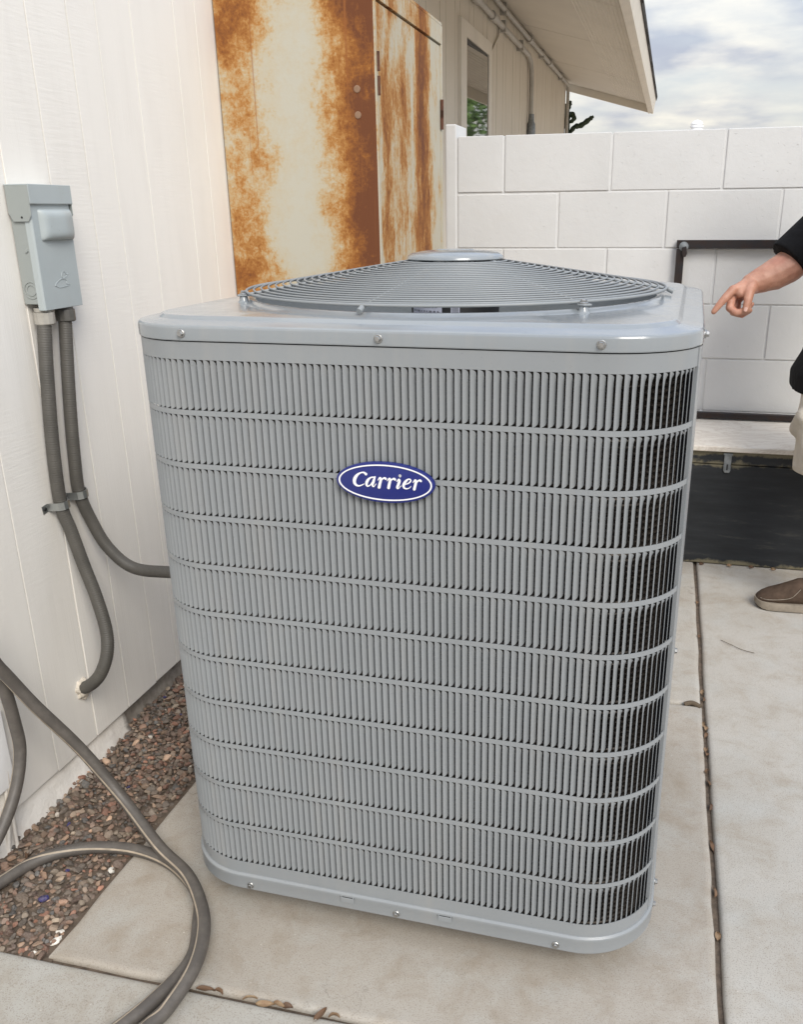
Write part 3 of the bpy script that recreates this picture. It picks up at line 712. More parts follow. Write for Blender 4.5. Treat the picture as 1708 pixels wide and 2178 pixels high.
LET = {'C': [[(-23.9, 904.6, 4.1), (-27.6, 906.9, 2.4), (-32.4, 906.1, 2.1), (-38.0, 902.3, 4.1), (-41.9, 896.7, 5.4), (-42.9, 891.3, 5.0), (-41.1, 887.3, 3.9), (-36.9, 885.4, 2.2), (-32.0, 886.7, 1.7), (-28.0, 889.0, 1.2)]],
 'a': [[(-12.5, 900.7, 1.9), (-17.1, 899.4, 2.4), (-21.5, 895.1, 4.4), (-23.7, 889.7, 4.3), (-22.4, 886.1, 2.4), (-18.2, 887.7, 1.7), (-13.8, 893.3, 1.7)], [(-9.9, 901.1, 2.6), (-12.6, 893.4, 4.3), (-14.2, 888.0, 3.1), (-12.2, 886.1, 1.6), (-8.5, 890.4, 1.0)]],
 'r': [[(-5.5, 896.4, 0.9), (-2.2, 900.3, 2.6), (-0.7, 897.7, 4.0), (-2.5, 890.5, 4.3), (-3.8, 885.5, 4.6)], [(-1.6, 893.5, 1.2), (1.9, 898.8, 2.2), (5.3, 900.4, 3.1), (7.2, 899.2, 3.3)]],
 'r2': [[(9.2, 896.3, 0.9), (12.6, 900.1, 2.6), (14.0, 897.5, 4.0), (12.3, 891.0, 4.3), (11.2, 885.8, 4.6)], [(13.1, 893.4, 1.2), (16.6, 898.6, 2.1), (19.9, 900.3, 3.1), (21.7, 899.0, 3.3)]],
 'i': [[(24.1, 896.1, 0.9), (27.3, 899.6, 2.6), (28.5, 897.3, 4.0), (26.5, 891.4, 4.3), (24.7, 887.1, 3.5), (26.4, 885.7, 1.6), (30.6, 889.9, 1.0)], [(29.4, 905.5, 4.4), (29.6, 905.3, 4.4)]],
 'e': [[(36.6, 892.6, 1.1), (41.9, 894.5, 1.6), (45.7, 897.9, 2.3), (45.8, 900.4, 1.8), (42.6, 901.1, 1.9), (38.2, 897.4, 4.0), (34.8, 891.4, 4.4), (35.6, 887.3, 2.8), (39.4, 886.2, 1.8), (43.5, 887.6, 1.2), (46.2, 890.4, 1.0)]],
 'r3': [[(49.5, 896.4, 1.0), (52.7, 900.4, 2.6), (54.2, 897.9, 4.0), (52.6, 891.4, 4.2), (51.3, 886.3, 4.4)], [(53.3, 893.8, 1.2), (56.9, 899.0, 2.1), (60.2, 900.6, 3.0), (61.8, 899.4, 3.2)]]}
lv = 0
for ch, strokes in LET.items():
    mb = MB()
    for st in strokes:
        lv += 1
        P3 = spline([(x/1000, z/1000, w/1000) for x, z, w in st], 6)
        L, Rr = [], []
        for i, p in enumerate(P3):
            t = Vector((P3[min(i+1, len(P3)-1)].x-P3[max(i-1, 0)].x, P3[min(i+1, len(P3)-1)].y-P3[max(i-1, 0)].y)).normalized(); nn = Vector((-t.y, t.x)); c = Vector((p.x, p.y)); w = max(p.z, .0009)*.47
            L.append(c+w*nn); Rr.append(c-w*nn)
        d0, d1 = -.0088, -.0098-.00004*(lv % 5); k = len(L)
        v = [(a.x, d, a.y) for d in (d0, d1) for lst in (L, Rr) for a in lst]
        f = []
        for i in range(k-1):
            f += [(2*k+i, 2*k+i+1, 3*k+i+1, 3*k+i), (i, i+1, 2*k+i+1, 2*k+i), (k+i, 3*k+i, 3*k+i+1, k+i+1)]
        f += [(0, 2*k, 3*k, k), (k-1, 2*k-1, 4*k-1, 3*k-1)]
        mb.put(v, f)
        for e_ in (0, -1):                                     # rounded terminals
            p = P3[e_]; mb.lathe([(max(p.z, .0009)*.47, d0), (max(p.z, .0009)*.47, d1-.00002)], 14, (p.x, 0, p.y), 'y')
    m = mb.mesh('letter'); add('letter', m, M['white'], bd)

# ================================================================== ELECTRICS ON THE WALL
db = thing('disconnect_box', 'grey metal electrical disconnect box mounted on the white wall', 'electrical box', (XW, .41, 1.09))
def D_(name, mb, ma, par=db, **k):
    o = add(name, mb.mesh(name, **k), ma, par); o.location = (-XW, -.41, -1.09) if par is db else (0, 0, 0); return o
bx0, bx1, by0, by1, bz0, bz1 = XW+.001, -.850, .412, .543, 1.096, 1.327
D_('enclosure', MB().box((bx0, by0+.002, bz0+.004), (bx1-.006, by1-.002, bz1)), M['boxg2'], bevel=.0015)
cov = MB()                                                    # front cover with a rolled side flange
cov.prism([(bx1-.016, by0), (bx1-.004, by0), (bx1, by0+.003), (bx1, by1-.003), (bx1-.004, by1), (bx1-.016, by1), (bx1-.016, by1-.0015), (bx1-.005, by1-.0035), (bx1-.005, by0+.0035), (bx1-.016, by0+.0015)], bz0-.008, bz1-.004, lambda u, w, d: (u, w, d))
front = D_('cover', cov, M['boxg'], bevel=.0006, seg=1)
hood = MB().prism([(bx0, bz1+.004), (bx1+.006, bz1+.004), (bx1+.006, bz1-.034+.002), (bx1+.0045, bz1-.034), (bx1+.004, bz1+.0015), (bx0, bz1+.0015)], by0-.0035, by1+.0035, lambda u, w, d: (u, d, w))
D_('hood', hood, M['boxg'], bevel=.0008, seg=1)
for ys in ((by0-.0032, by0-.0018), (by1+.0018, by1+.0032)):
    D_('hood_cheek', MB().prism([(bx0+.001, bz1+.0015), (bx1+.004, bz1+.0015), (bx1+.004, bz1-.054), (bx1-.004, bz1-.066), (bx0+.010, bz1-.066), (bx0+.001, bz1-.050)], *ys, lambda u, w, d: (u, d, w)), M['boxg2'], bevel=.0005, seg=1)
D_('side_hole', MB().lathe([(.0022, by0-.0034), (.0022, by0-.0038)], 10, (-.868, 0, bz1-.058), 'y'), M['black'])
D_('side_dimple', MB().lathe([(.0035, by0+.0015), (.0028, by0-.001)], 12, (-.873, 0, 1.205), 'y'), M['boxg2'])
for r in (.0165, .0105):
    D_('knockout', MB().tube([(-.877+r*math.cos(t), by0+.0016, 1.128+r*math.sin(t)) for t in [2*math.pi*k/32 for k in range(32)]], .0011, 6, closed=True), M['boxg2'], smooth=60)
# raised pull-out housing on the cover: a rounded bulge
v = []; f = []; nu, nv_ = 28, 22
for i in range(nu+1):
    for j in range(nv_+1):
        a, b = i/nu*2-1, j/nv_*2-1
        h = (1-abs(a)**5)*(1-abs(b)**5); h = max(0, h)**.55
        v.append((bx1-.001+.017*h+.0009*math.sin(5*a+1)*h, (by0+by1)/2+.010+a*.053, 1.254+b*.031))
f = [(i*(nv_+1)+j, (i+1)*(nv_+1)+j, (i+1)*(nv_+1)+j+1, i*(nv_+1)+j+1) for i in range(nu) for j in range(nv_)]
D_('pull_out_housing', MB().put(v, f), M['boxg'], smooth=70)
# embossed crest near the bottom: small irregular raised outline
em = [(.455, 1.134), (.463, 1.141), (.475, 1.146), (.487, 1.146), (.496, 1.142), (.494, 1.136), (.505, 1.134), (.490, 1.131), (.470, 1.130)]
D_('embossed_mark', MB().tube(spline([(bx1+.0002, a, b) for a, b in em+em[:1]], 4)[:-1], .0008, 6, closed=True), M['boxg'], smooth=60)
em = [(.484, 1.1475), (.481, 1.153), (.485, 1.160), (.492, 1.161), (.497, 1.155), (.504, 1.156), (.497, 1.151)]
D_('embossed_mark', MB().tube(spline([(bx1+.0002, a, b) for a, b in em+em[:1]], 4)[:-1], .0007, 6, closed=True), M['boxg'], smooth=60)
def ribbed(pts, r, pitch=.0052, amp=.00055):
    P = [Vector(p) for p in pts]; L = [0]
    for a, b in zip(P[:-1], P[1:]): L.append(L[-1]+(b-a).length)
    out, rad = [], []; n = int(L[-1]/(pitch/3)); j = 0
    for k in range(n+1):
        s = L[-1]*k/n
        while j < len(L)-2 and L[j+1] < s: j += 1
        t = (s-L[j])/max(1e-9, L[j+1]-L[j]); out.append(P[j].lerp(P[j+1], t)); rad.append(r+amp*(1 if k % 3 == 0 else -.5))
    return out, rad
def conduit(name, label, pts, r, nutm, top):
    t = thing(name, label, 'conduit', top, 0, 'flexible conduits below the electrical box')
    o, rad = ribbed(spline(pts, 14), r)
    add('jacket', MB().tube(o, rad, 18).mesh('jacket', 80), M['jacket'], t, tuple(-a for a in top))
    cx_, cy_ = pts[0][0], pts[0][1]; mb = MB()
    mb.lathe([(r+.0035, 1.092), (r+.0035, 1.084)], 10, (cx_, cy_, 0)); mb.lathe([(r+.006, 1.083), (r+.0065, 1.079), (r+.0065, 1.060), (r+.004, 1.0575), (r+.001, 1.0575)], 12, (cx_, cy_, 0))
    add('connector_nut', mb.mesh('connector_nut', 20), nutm, t, tuple(-a for a in top)); return t
conduit('flexible_conduit', 'grey-brown flexible conduit from box curving back into the wall near the gravel',
        [(-.871, .432, 1.085), (-.872, .412, .954), (-.876, .398, .800), (-.881, .400, .672), (-.872, .408, .606), (-.858, .415, .520), (-.838, .414, .445), (-.818, .404, .370), (-.812, .388, .318), (-.825, .374, .272), (-.852, .372, .240), (-.900, .392, .207)], .0145, M['nut'], (-.871, .432, 1.085))
conduit('flexible_conduit', 'dark flexible conduit from box swinging across into the condenser side',
        [(-.868, .499, 1.085), (-.872, .474, .891), (-.877, .466, .755), (-.881, .470, .676), (-.872, .487, .602), (-.848, .500, .534), (-.795, .508, .485), (-.697, .50, .485), (-.57, .49, .50), (-.44, .48, .52)], .0140, M['nut_dark'], (-.868, .499, 1.085))
def strap(y, z, lab, tilt):
    t = thing('pipe_strap', lab, 'pipe strap', (XW, y, z), 0, 'straps holding the conduits'); t.rotation_euler = (tilt, 0, 0)
    pr = [(.0005, -.040), (.0005, -.022), (.010, -.0185), (.024, -.0165), (.0335, -.009), (.0365, 0), (.0335, .009), (.024, .0165), (.004, .0178)]
    mb = MB(); v = []; 
    for th in (0, .0016):
        for h in (-.009, .009):
            for i, (a, b) in enumerate(pr):
                k = 1+th/max(.02, math.hypot(a, b)); v.append((a*k+th*.3, b*(k if i > 1 else 1), h))
    n = len(pr); f = []
    for i in range(n-1): f += [(i, i+1, n+i+1, n+i), (2*n+i, 3*n+i, 3*n+i+1, 2*n+i+1), (i, 2*n+i, 2*n+i+1, i+1), (n+i, n+i+1, 3*n+i+1, 3*n+i)]
    f += [(0, n, 3*n, 2*n), (n-1, 3*n-1, 4*n-1, 2*n-1)]
    add('band', MB().put(v, f).mesh('band', 25), M['galv'], t)
    add('strap_screw', MB().lathe([(.0045, .0018), (.0040, .0034)], 12, (0, -.031, 0), 'x').mesh('strap_screw', 30), M['black'], t)
strap(.400, .672, 'zinc strap clamping the left conduit to the white wall', R(8))
strap(.470, .676, 'zinc strap clamping the right conduit to the white wall', R(8))
add('cover_plate', MB().box((XW, -.10, .13), (XW+.012, .12, .31)).mesh('cover_plate', bevel=.004), M['white'], label='white cover plate on the wall behind the hanging hose', cat='cover plate')
for k, (a, lab) in enumerate((([(-.893, .095, .17), (-.892, .085, .08), (-.888, .060, -.01), (-.885, .052, -.03)], 'thin white cable running down the wall into gravel, left one of two'), ([(-.892, .103, .17), (-.890, .094, .08), (-.884, .082, -.005), (-.878, .078, -.03)], 'thin white cable running down the wall into gravel, right one of two'))):
    add('cable', MB().tube(spline(a, 8), .0042, 10).mesh('cable', 80), M['cable'], label=lab, cat='cable', group='cables by the wall')

# ---------------------------------------------------------------- hose
HP = [(-.74, -.55, .75), (-.815, -.10, .66), (-.842, .03, .56), (-.845, .085, .42), (-.842, .098, .30), (-.842, .096, .225), (-.842, .058, .15), (-.846, -.01, .085), (-.862, -.10, .030),
      (-.868, -.16, .014), (-.862, -.13, .012), (-.826, -.041, .012), (-.800, .024, .012), (-.757, .070, .012), (-.690, .100, .012), (-.600, .108, .013), (-.508, .084, .013), (-.421, .022, .013), (-.378, -.055, .013), (-.350, -.133, .013), (-.364, -.215, .013), (-.40, -.302, .013), (-.47, -.42, .013),
      (-.58, -.62, .013), (-.50, -.80, .013), (-.36, -.70, .013), (-.33, -.50, .014), (-.352, -.315, .015), (-.335, -.244, .018), (-.325, -.17, .032), (-.340, -.103, .038), (-.375, -.040, .038), (-.446, .037, .038), (-.545, .098, .042), (-.66, .158, .10), (-.735, .150, .215), (-.790, .102, .345), (-.815, .060, .445), (-.82, -.05, .62), (-.75, -.50, .80)]
hp = spline(HP, 10); n = 20; HR = .0128
hv = []; hf = []; nrm = None; mats = []
for i, p in enumerate(hp):
    t = (hp[min(i+1, len(hp)-1)]-hp[max(i-1, 0)]).normalized()
    D3 = Vector((-.42, -.80, .42)); d3 = (D3-t*D3.dot(t)); nrm = d3.normalized() if nrm is None else (nrm*.6+d3.normalized()*.4); nrm = (nrm-t*nrm.dot(t)).normalized()
    b = t.cross(nrm)
    for j in range(n):
        a = 2*math.pi*j/n; hv.append(p+HR*(math.cos(a)*nrm+math.sin(a)*b))
HS = 9
for i in range(len(hp)-1):
    for j in range(n): hf.append((i*n+j, i*n+(j+1) % n, (i+1)*n+(j+1) % n, (i+1)*n+j)); mats.append(1 if j in (0, 10) else 0)
m = mesh('garden_hose', hv, hf); m.materials.append(M['hose']); m.materials.append(M['stripe'])
for pl, k in zip(m.polygons, mats): pl.material_index = k; pl.use_smooth = True
add('garden_hose', m, None, label='brown rubber garden hose with beige stripe looped over gravel and slab', cat='garden hose')

# ---------------------------------------------------------------- gravel bed
rng = np.random.default_rng(4)
bm = bmesh.new(); bmesh.ops.create_icosphere(bm, subdivisions=2, radius=1); bm.verts.ensure_lookup_table()
iv = np.array([q.co[:] for q in bm.verts]); itf = np.array([[x.index for x in fa_.verts] for fa_ in bm.faces]); bm.free()
PAL = np.array([(.16, .125, .10), (.14, .12, .105), (.19, .16, .13), (.165, .105, .08), (.20, .13, .10), (.13, .095, .08), (.10, .088, .08), (.25, .165, .12), (.085, .088, .092), (.24, .12, .085), (.31, .22, .165), (.15, .12, .10), (.115, .075, .06), (.19, .15, .12)])
pts = []; cell = {}
def tryp(x, y, r, z):
    k = (int(x/.02), int(y/.02))
    for a in (-1, 0, 1):
        for b in (-1, 0, 1):
            for (px, py, pr, pz) in cell.get((k[0]+a, k[1]+b), ()):
                if (px-x)**2+(py-y)**2 < (.60*(pr+r))**2 and abs(pz-z) < .008: return False
    cell.setdefault(k, []).append((x, y, r, z)); pts.append((x, y, r, z)); return True
for rr_, cnt in ((.0120, 260), (.0095, 2200), (.0075, 9000), (.0052, 16000)):
    for _ in range(cnt):
        x, y = rng.uniform(-.915, -.628), rng.uniform(-.180, 1.30); r = rr_*rng.uniform(.8, 1.25)
        if x < -.628-r*.3 and y > -.186+r*.6: tryp(x, y, r, -.007+.007*rng.uniform(-1, .7)+(.004 if y > .3 else 0))
GV = []; GF = []; GC = []
for x, y, r, z in pts:
    s = np.array([r*rng.uniform(.9, 1.35), r*rng.uniform(.65, 1.0), r*rng.uniform(.42, .75)])
    q_ = iv.copy(); dirs = rng.normal(size=(9, 3)); dirs /= np.linalg.norm(dirs, axis=1)[:, None]
    for d in dirs:                                   # facet the pebble with random cuts
        h = rng.uniform(.45, .85); dd = q_@d; o = np.maximum(dd-h, 0); q_ -= o[:, None]*d
    q_ = q_*s; a, b, c = rng.uniform(0, 6.28), rng.normal(0, .35), rng.normal(0, .35)
    Rz = np.array([[math.cos(a), -math.sin(a), 0], [math.sin(a), math.cos(a), 0], [0, 0, 1]]); Rx = np.array([[1, 0, 0], [0, math.cos(b), -math.sin(b)], [0, math.sin(b), math.cos(b)]]); Ry = np.array([[math.cos(c), 0, math.sin(c)], [0, 1, 0], [-math.sin(c), 0, math.cos(c)]])
    q_ = q_@(Rz@Rx@Ry).T+np.array([x, y, z]); GF.append(itf+sum(len(g) for g in GV[-1:])*0+len(GV)*len(iv)); GV.append(q_)
    cc_ = PAL[rng.integers(len(PAL))]*np.array((1.04, .99, .90))*(rng.uniform(.55, 1.2) if rng.random() < .86 else rng.uniform(1.4, 2.0))
    if rng.random() < .004: cc_ = np.array((.012, .012, .11))
    if rng.random() < .004: cc_ = np.array((.55, .50, .43))
    GC.append(cc_)
GV = np.concatenate(GV); GF = np.concatenate(GF)
m = bpy.data.meshes.new('gravel'); m.from_pydata(GV.tolist(), [], GF.tolist())
at = m.color_attributes.new('stone', 'FLOAT_COLOR', 'POINT'); ca = np.ones((len(GV), 4), dtype=np.float32); ca[:, :3] = np.repeat(np.array(GC), len(iv), axis=0); at.data.foreach_set('color', ca.ravel())
autosmooth(m, 24)
add('gravel', m, M['gravel'], label='brown and grey pebble gravel between the wall and slab', cat='gravel', kind='stuff')
add('gravel_bed', MB().put([(-.985, -.186, -.0085), (-.61, -.186, -.0085), (-.61, 2.5, -.0085), (-.985, 2.5, -.0085)], [(0, 1, 2, 3)]).mesh('gravel_bed'), M['dirt'], kind='structure')
# mortar crumbs
def chip(x, y, z, s, lab):
    bm = bmesh.new(); bmesh.ops.create_icosphere(bm, subdivisions=2, radius=1)
    for q_ in bm.verts: q_.co = Vector((q_.co.x*s*random.uniform(.8, 1.4), q_.co.y*s*random.uniform(.5, .9), q_.co.z*s*random.uniform(.3, .5)))
    m = bpy.data.meshes.new('mortar_chip'); bm.to_mesh(m); bm.free(); add('mortar_chip', m, M['chip'], None, (x, y, z), (0, 0, random.uniform(0, 3)), lab, 'mortar chip', 'white mortar crumbs')
chip(-.632, -.135, -.006, .011, 'long white mortar crumb at gravel edge near the slab corner'); chip(-.640, -.112, -.008, .008, 'small white mortar crumb touching slab edge beside gravel'); chip(-.655, -.168, -.010, .008, 'white mortar crumb in the gravel corner by the front slab')
chip(-.860, .79, .004, .016, 'white mortar lump at the foot of the bare foundation'); chip(-.640, .06, -.006, .009, 'pale mortar crumb at slab edge inside the hose loop')
# dry leaves
def leafmesh(L, w, curl):
    v = []; f = []; n = 8
    for i in range(n+1):
        t = i/n; ww = w*math.sin(math.pi*min(1, t**.8))**.8+.0004
        zc = curl*math.sin(math.pi*t)*L
        for j in (-1, -.5, 0, .5, 1): v.append((L*(t-.5), j*ww, zc+abs(j)**1.5*w*.6*(1+.3*math.sin(9*t))))
    f = [(i*5+j, (i+1)*5+j, (i+1)*5+j+1, i*5+j+1) for i in range(n) for j in range(4)]
    return autosmooth(mesh('dry_leaf', v, f), 80)
LM = [leafmesh(.026, .0040, .16), leafmesh(.034, .0050, .07), leafmesh(.020, .0055, .25)]
for q_ in LM: q_.materials.append(M['leaf'])
def leaf(x, y, z, rz, lab, grp, k=None, tilt=(0, 0)):
    add('dry_leaf', LM[random.randrange(3) if k is None else k], None, None, (x, y, z), (tilt[0], tilt[1], rz), lab, 'leaf', grp)
G1 = 'dry leaves wedged in the joint beside the right-hand slab'
for y in (1.095, 1.06, .93, .905, .87, .80, .785, .70, .66, .56, .42, .29, .16):
    leaf(.576+random.uniform(-.002, .002), y+random.uniform(-.01, .01), -.007+random.uniform(-.003, .003), R(90)+random.uniform(-.3, .3), 'small dry leaf stuck in the joint along the right-hand slab', G1, None, (random.uniform(-.9, .9), random.uniform(-.3, .3)))
for y in (1.72, 1.45): leaf(.576, y, -.004, R(80), 'small dry leaf stuck in the joint along the right-hand slab', G1)
G2 = 'dry leaves in the joint across the front'
for x, rz in ((-.300, .1), (-.275, -.2), (-.215, .3), (-.185, .2), (-.160, -.3), (-.145, .1), (-.085, 1.2), (-.06, .2)):
    leaf(x, -.180+random.uniform(-.002, .002), -.001, rz, 'dry brown leaf lying in the joint in front of the condenser', G2, None, (random.uniform(-.5, .5), 0))
for x in (.60, .70, .78, .86): leaf(x, 2.086, .005, random.uniform(-.4, .4), 'dry leaf blown against the foot of the black chest', 'dry leaves at the chest', 2, (random.uniform(.6, 1.2), 0))
leaf(-.735, .335, -.002, R(-35), 'tan leaf lying on gravel beside the diagonal hose', None, 1); leaf(-.660, .215, -.002, R(55), 'yellow-brown leaf on gravel near the slab edge', None, 1); leaf(-.838, .055, -.003, R(-60), 'curled orange leaf on gravel by the white cables', None, 0)
add('twig', MB().tube(spline([(.640, 1.43, .004), (.67, 1.40, .005), (.70, 1.375, .004), (.735, 1.36, .004)], 6), .0010, 6).mesh('twig', 60), M['twig'], label='thin twig lying on the right-hand slab', cat='twig')
add('twig', MB().tube(spline([(.525, 1.008, .000), (.545, 1.012, .004), (.568, 1.000, .001)], 6), .007, 8).mesh('twig', 60), M['twig'], label='short grey twig across the joint behind the condenser', cat='twig')

# ---------------------------------------------------------------- chest and iron frame
ch = thing('storage_chest', 'weathered black wooden chest with pale marbled top against the block wall', 'chest', (.95, 2.10, 0))
def H_(name, mb, ma, par=ch, **k):
    o = add(name, mb.mesh(name, **k), ma, par); o.location = (-.95, -2.10, 0) if par is ch else (0, 0, 0); return o
H_('front_board', MB().box((.10, 2.100, .004), (1.95, 2.118, .393)), M['chest'], bevel=.003)
H_('lid_rail', MB().box((.095, 2.096, .3965), (1.955, 2.118, .444)), M['chest'], bevel=.003)
for x in (.10, 1.93): H_('end_board', MB().box((x, 2.119, .004), (x+.02, 2.405, .440)), M['chest'], bevel=.002)
H_('back_board', MB().box((.121, 2.39, .004), (1.929, 2.405, .44)), M['chest'])
H_('top_slab', MB().put([(.06, 2.075, .4465), (1.99, 2.075, .4465), (1.99, 2.405, .4465), (.06, 2.405, .4465), (.06, 2.075, .467), (1.99, 2.075, .467), (1.99, 2.405, .4975), (.06, 2.405, .4975)], [(0,3,2,1),(4,5,6,7),(0,1,5,4),(1,2,6,5),(2,3,7,6),(3,0,4,7)]), M['marble'], bevel=.004)
hs = H_('hasp', MB().prism([(.642, .436), (.668, .436), (.668, .374), (.664, .366), (.648, .366), (.642, .374)], 2.0955, 2.090, lambda u, w, d: (u, d, w)), M['hasp'], bevel=.0015)
H_('hasp_slot', MB().box((.6525, 2.0892, .376), (.6580, 2.0898, .398)), M['black'], hs)
H_('hasp_hinge', MB().tube([(.639, 2.0905, .436), (.671, 2.0905, .436)], .0045, 10), M['hasp'], hs)
ff_ = thing('iron_frame', 'black angle-iron rectangular frame leaning on the block wall above the chest', 'metal frame', (.86, 2.40, .50))
def I_(name, mb, ma, **k):
    o = add(name, mb.mesh(name, **k), ma, ff_); o.location = (-.86, -2.40, -.50); return o
for a, b in (((.415, 1.136), (1.32, 1.165)), ((.415, .5025), (1.32, .524))):
    I_('bar', MB().box((a[0], 2.386, a[1]), (b[0], 2.390, b[1])), M['iron'], bevel=.001, seg=1); I_('flange', MB().box((a[0], 2.3905, b[1]-.004), (b[0], 2.412, b[1])), M['iron'])
for x in (.4155, 1.29): I_('bar', MB().box((x, 2.3855, .525), (x+.029, 2.3895, 1.135)), M['iron'], bevel=.001, seg=1)
I_('washer', MB().lathe([(.017, 2.3855), (.017, 2.3825), (.012, 2.3820), (.0115, 2.379), (.006, 2.378)], 20, (.441, 0, 1.143), 'y', ), M['hasp'], smooth=30)
I_('wheel_bracket', MB().prism([(.434, 1.140), (.450, 1.144), (.455, 1.118), (.450, 1.106), (.440, 1.106), (.436, 1.118)], 2.372, 2.382, lambda u, w, d: (u, d, w)), M['iron'], bevel=.002)

# ---------------------------------------------------------------- conduits on the far wall
def emt(pts, r, lab, couplings, straps_):
    t = thing('wall_conduit', lab, 'conduit', pts[0], 0, 'conduits on the far house wall'); o = tuple(-a for a in pts[0])
    add('pipe', MB().tube(pts, r, 12).mesh('pipe', 60), M['emt'], t, o)
    for a, b in couplings: add('coupling', MB().tube([a, b], r*1.45, 12).mesh('coupling', 40), M['emt'], t, o)
    for y in straps_: add('clip', MB().box((XW, y-.015, pts[0][2]-r*1.9), (XW+r*2.6, y+.015, pts[0][2]+r*1.9)).mesh('clip'), M['emt'], t, o)
    return t
emt([(XW+.03, 1.5, 2.605), (XW+.03, 5, 2.605), (XW+.03, 10.02, 2.605), (XW+.03, 10.09, 2.59), (XW+.03, 10.11, 2.53), (XW+.03, 10.11, 1.2)], .018, 'grey conduit running under the soffit along the far house wall', [((XW+.03, y-.06, 2.605), (XW+.03, y+.06, 2.605)) for y in (4.2, 7.15, 8.45)], [3.2, 5.9, 7.9, 9.4])
e2 = emt([(XW+.03, 1.5, 2.49), (XW+.03, 5.0, 2.49), (XW+.03, 7.08, 2.485), (XW+.03, 7.19, 2.46), (XW+.03, 7.26, 2.39), (XW+.03, 7.28, 2.30), (XW+.03, 7.28, 2.0)], .020, 'grey conduit bending down the far house wall right of the window', [((XW+.03, y-.07, 2.49), (XW+.03, y+.07, 2.49)) for y in (4.9, 5.5)], [3.4, 5.85, 6.65])
add('fitting', MB().lathe([(.024, 2.06), (.026, 2.0), (.036, 1.98), (.038, 1.88), (.03, 1.86)], 14, (XW+.035, 7.28, 0)).mesh('fitting', 40), M['hasp'], e2, tuple(-a for a in (XW+.03, 1.5, 2.49)))
add('wall_wire', MB().tube(spline([(XW+.012, 5.83, 2.50), (XW+.010, 5.78, 2.42), (XW+.008, 5.60, 2.32), (XW+.006, 5.53, 2.22), (XW+.006, 5.52, 1.7)], 6), .007, 6).mesh('wall_wire', 60), M['trim'], label='thin painted wire looping down beside the far window', cat='wire')
# plant by the far house corner
pl_ = thing('plant', 'dark spiky plant rising behind the block wall at the house corner', 'plant', (-.80, 10.25, 0))
mb = MB().tube(spline([(-.86, 10.25, 0), (-.87, 10.25, 1.2), (-.88, 10.25, 2.2), (-.90, 10.25, 2.43)], 8), [.03]*24+[.02], 8)
add('stem', mb.mesh('stem', 60), M['plant'], pl_, (.80, -10.25, 0))
for a in ([(-.87, 10.25, 2.08), (-.80, 10.25, 2.18), (-.72, 10.25, 2.20), (-.62, 10.25, 2.265), (-.58, 10.25, 2.29)], [(-.88, 10.25, 2.25), (-.84, 10.22, 2.32), (-.80, 10.2, 2.27), (-.85, 10.2, 2.22)], [(-.90, 10.25, 2.33), (-.87, 10.25, 2.41), (-.85, 10.25, 2.46)]):
    s = spline(a, 6); k = len(s); add('leaf', MB().tube(s, [.008+.022*math.sin(math.pi*min(1, (i+1)/k))**.6+.004*math.sin(i*1.7) for i in range(k)], 8).mesh('leaf', 60), M['plant'], pl_, (.80, -10.25, 0))
mb = MB()
for k in range(220):
    d = Vector((random.gauss(0, 1), random.gauss(0, 1), random.gauss(0, 1))).normalized()*random.random()**.4; c = Vector((-.94+d.x*.075, 10.22+d.y*.07, 2.24+d.z*.085)); u = Vector((random.gauss(0, 1), random.gauss(0, 1), random.gauss(0, 1))).normalized()*.022; w = u.orthogonal()*.55
    mb.put([c-u, c+w, c+u, c-w], [(0, 1, 2, 3)])
add('leaf_clump', mb.mesh('leaf_clump', clean=False), M['plant'], pl_, (.80, -10.25, 0))
# tree across the yard, seen mirrored in the far window
tr = thing('shade_tree', 'bright green leafy tree mirrored in the far window pane', 'tree', (6.9, 30, 0))
mb = MB().tube([(0, 0, 0), (.1, 0, 1.2), (0, .1, 2.4), (.2, 0, 4.6)], [.22, .17, .14, .03], 10)
for k in range(7):
    a = k*.9; mb.tube([(0, .05, 1.9+.2*k), (.8*math.cos(a), .8*math.sin(a), 2.6+.25*k), (1.7*math.cos(a), 1.7*math.sin(a), 3.2+.25*k)], [.08, .05, .015], 7)
add('trunk', mb.mesh('trunk', 60), M['bark'], tr)
mb = MB(); cl = [(random.gauss(0, .9), random.gauss(0, .9), random.uniform(2.0, 5.2)) for _ in range(46)]
for c in cl:
    for k in range(110):
        p = Vector(c)+Vector((random.gauss(0, .30), random.gauss(0, .30), random.gauss(0, .24))); u = Vector((random.gauss(0, 1), random.gauss(0, 1), random.gauss(0, .6))).normalized()*random.uniform(.09, .15); w = u.orthogonal().normalized()*.06
        mb.put([p-u, p+w, p+u, p-w], [(0, 1, 2, 3)])
add('crown', mb.mesh('crown', clean=False), M['green'], tr)

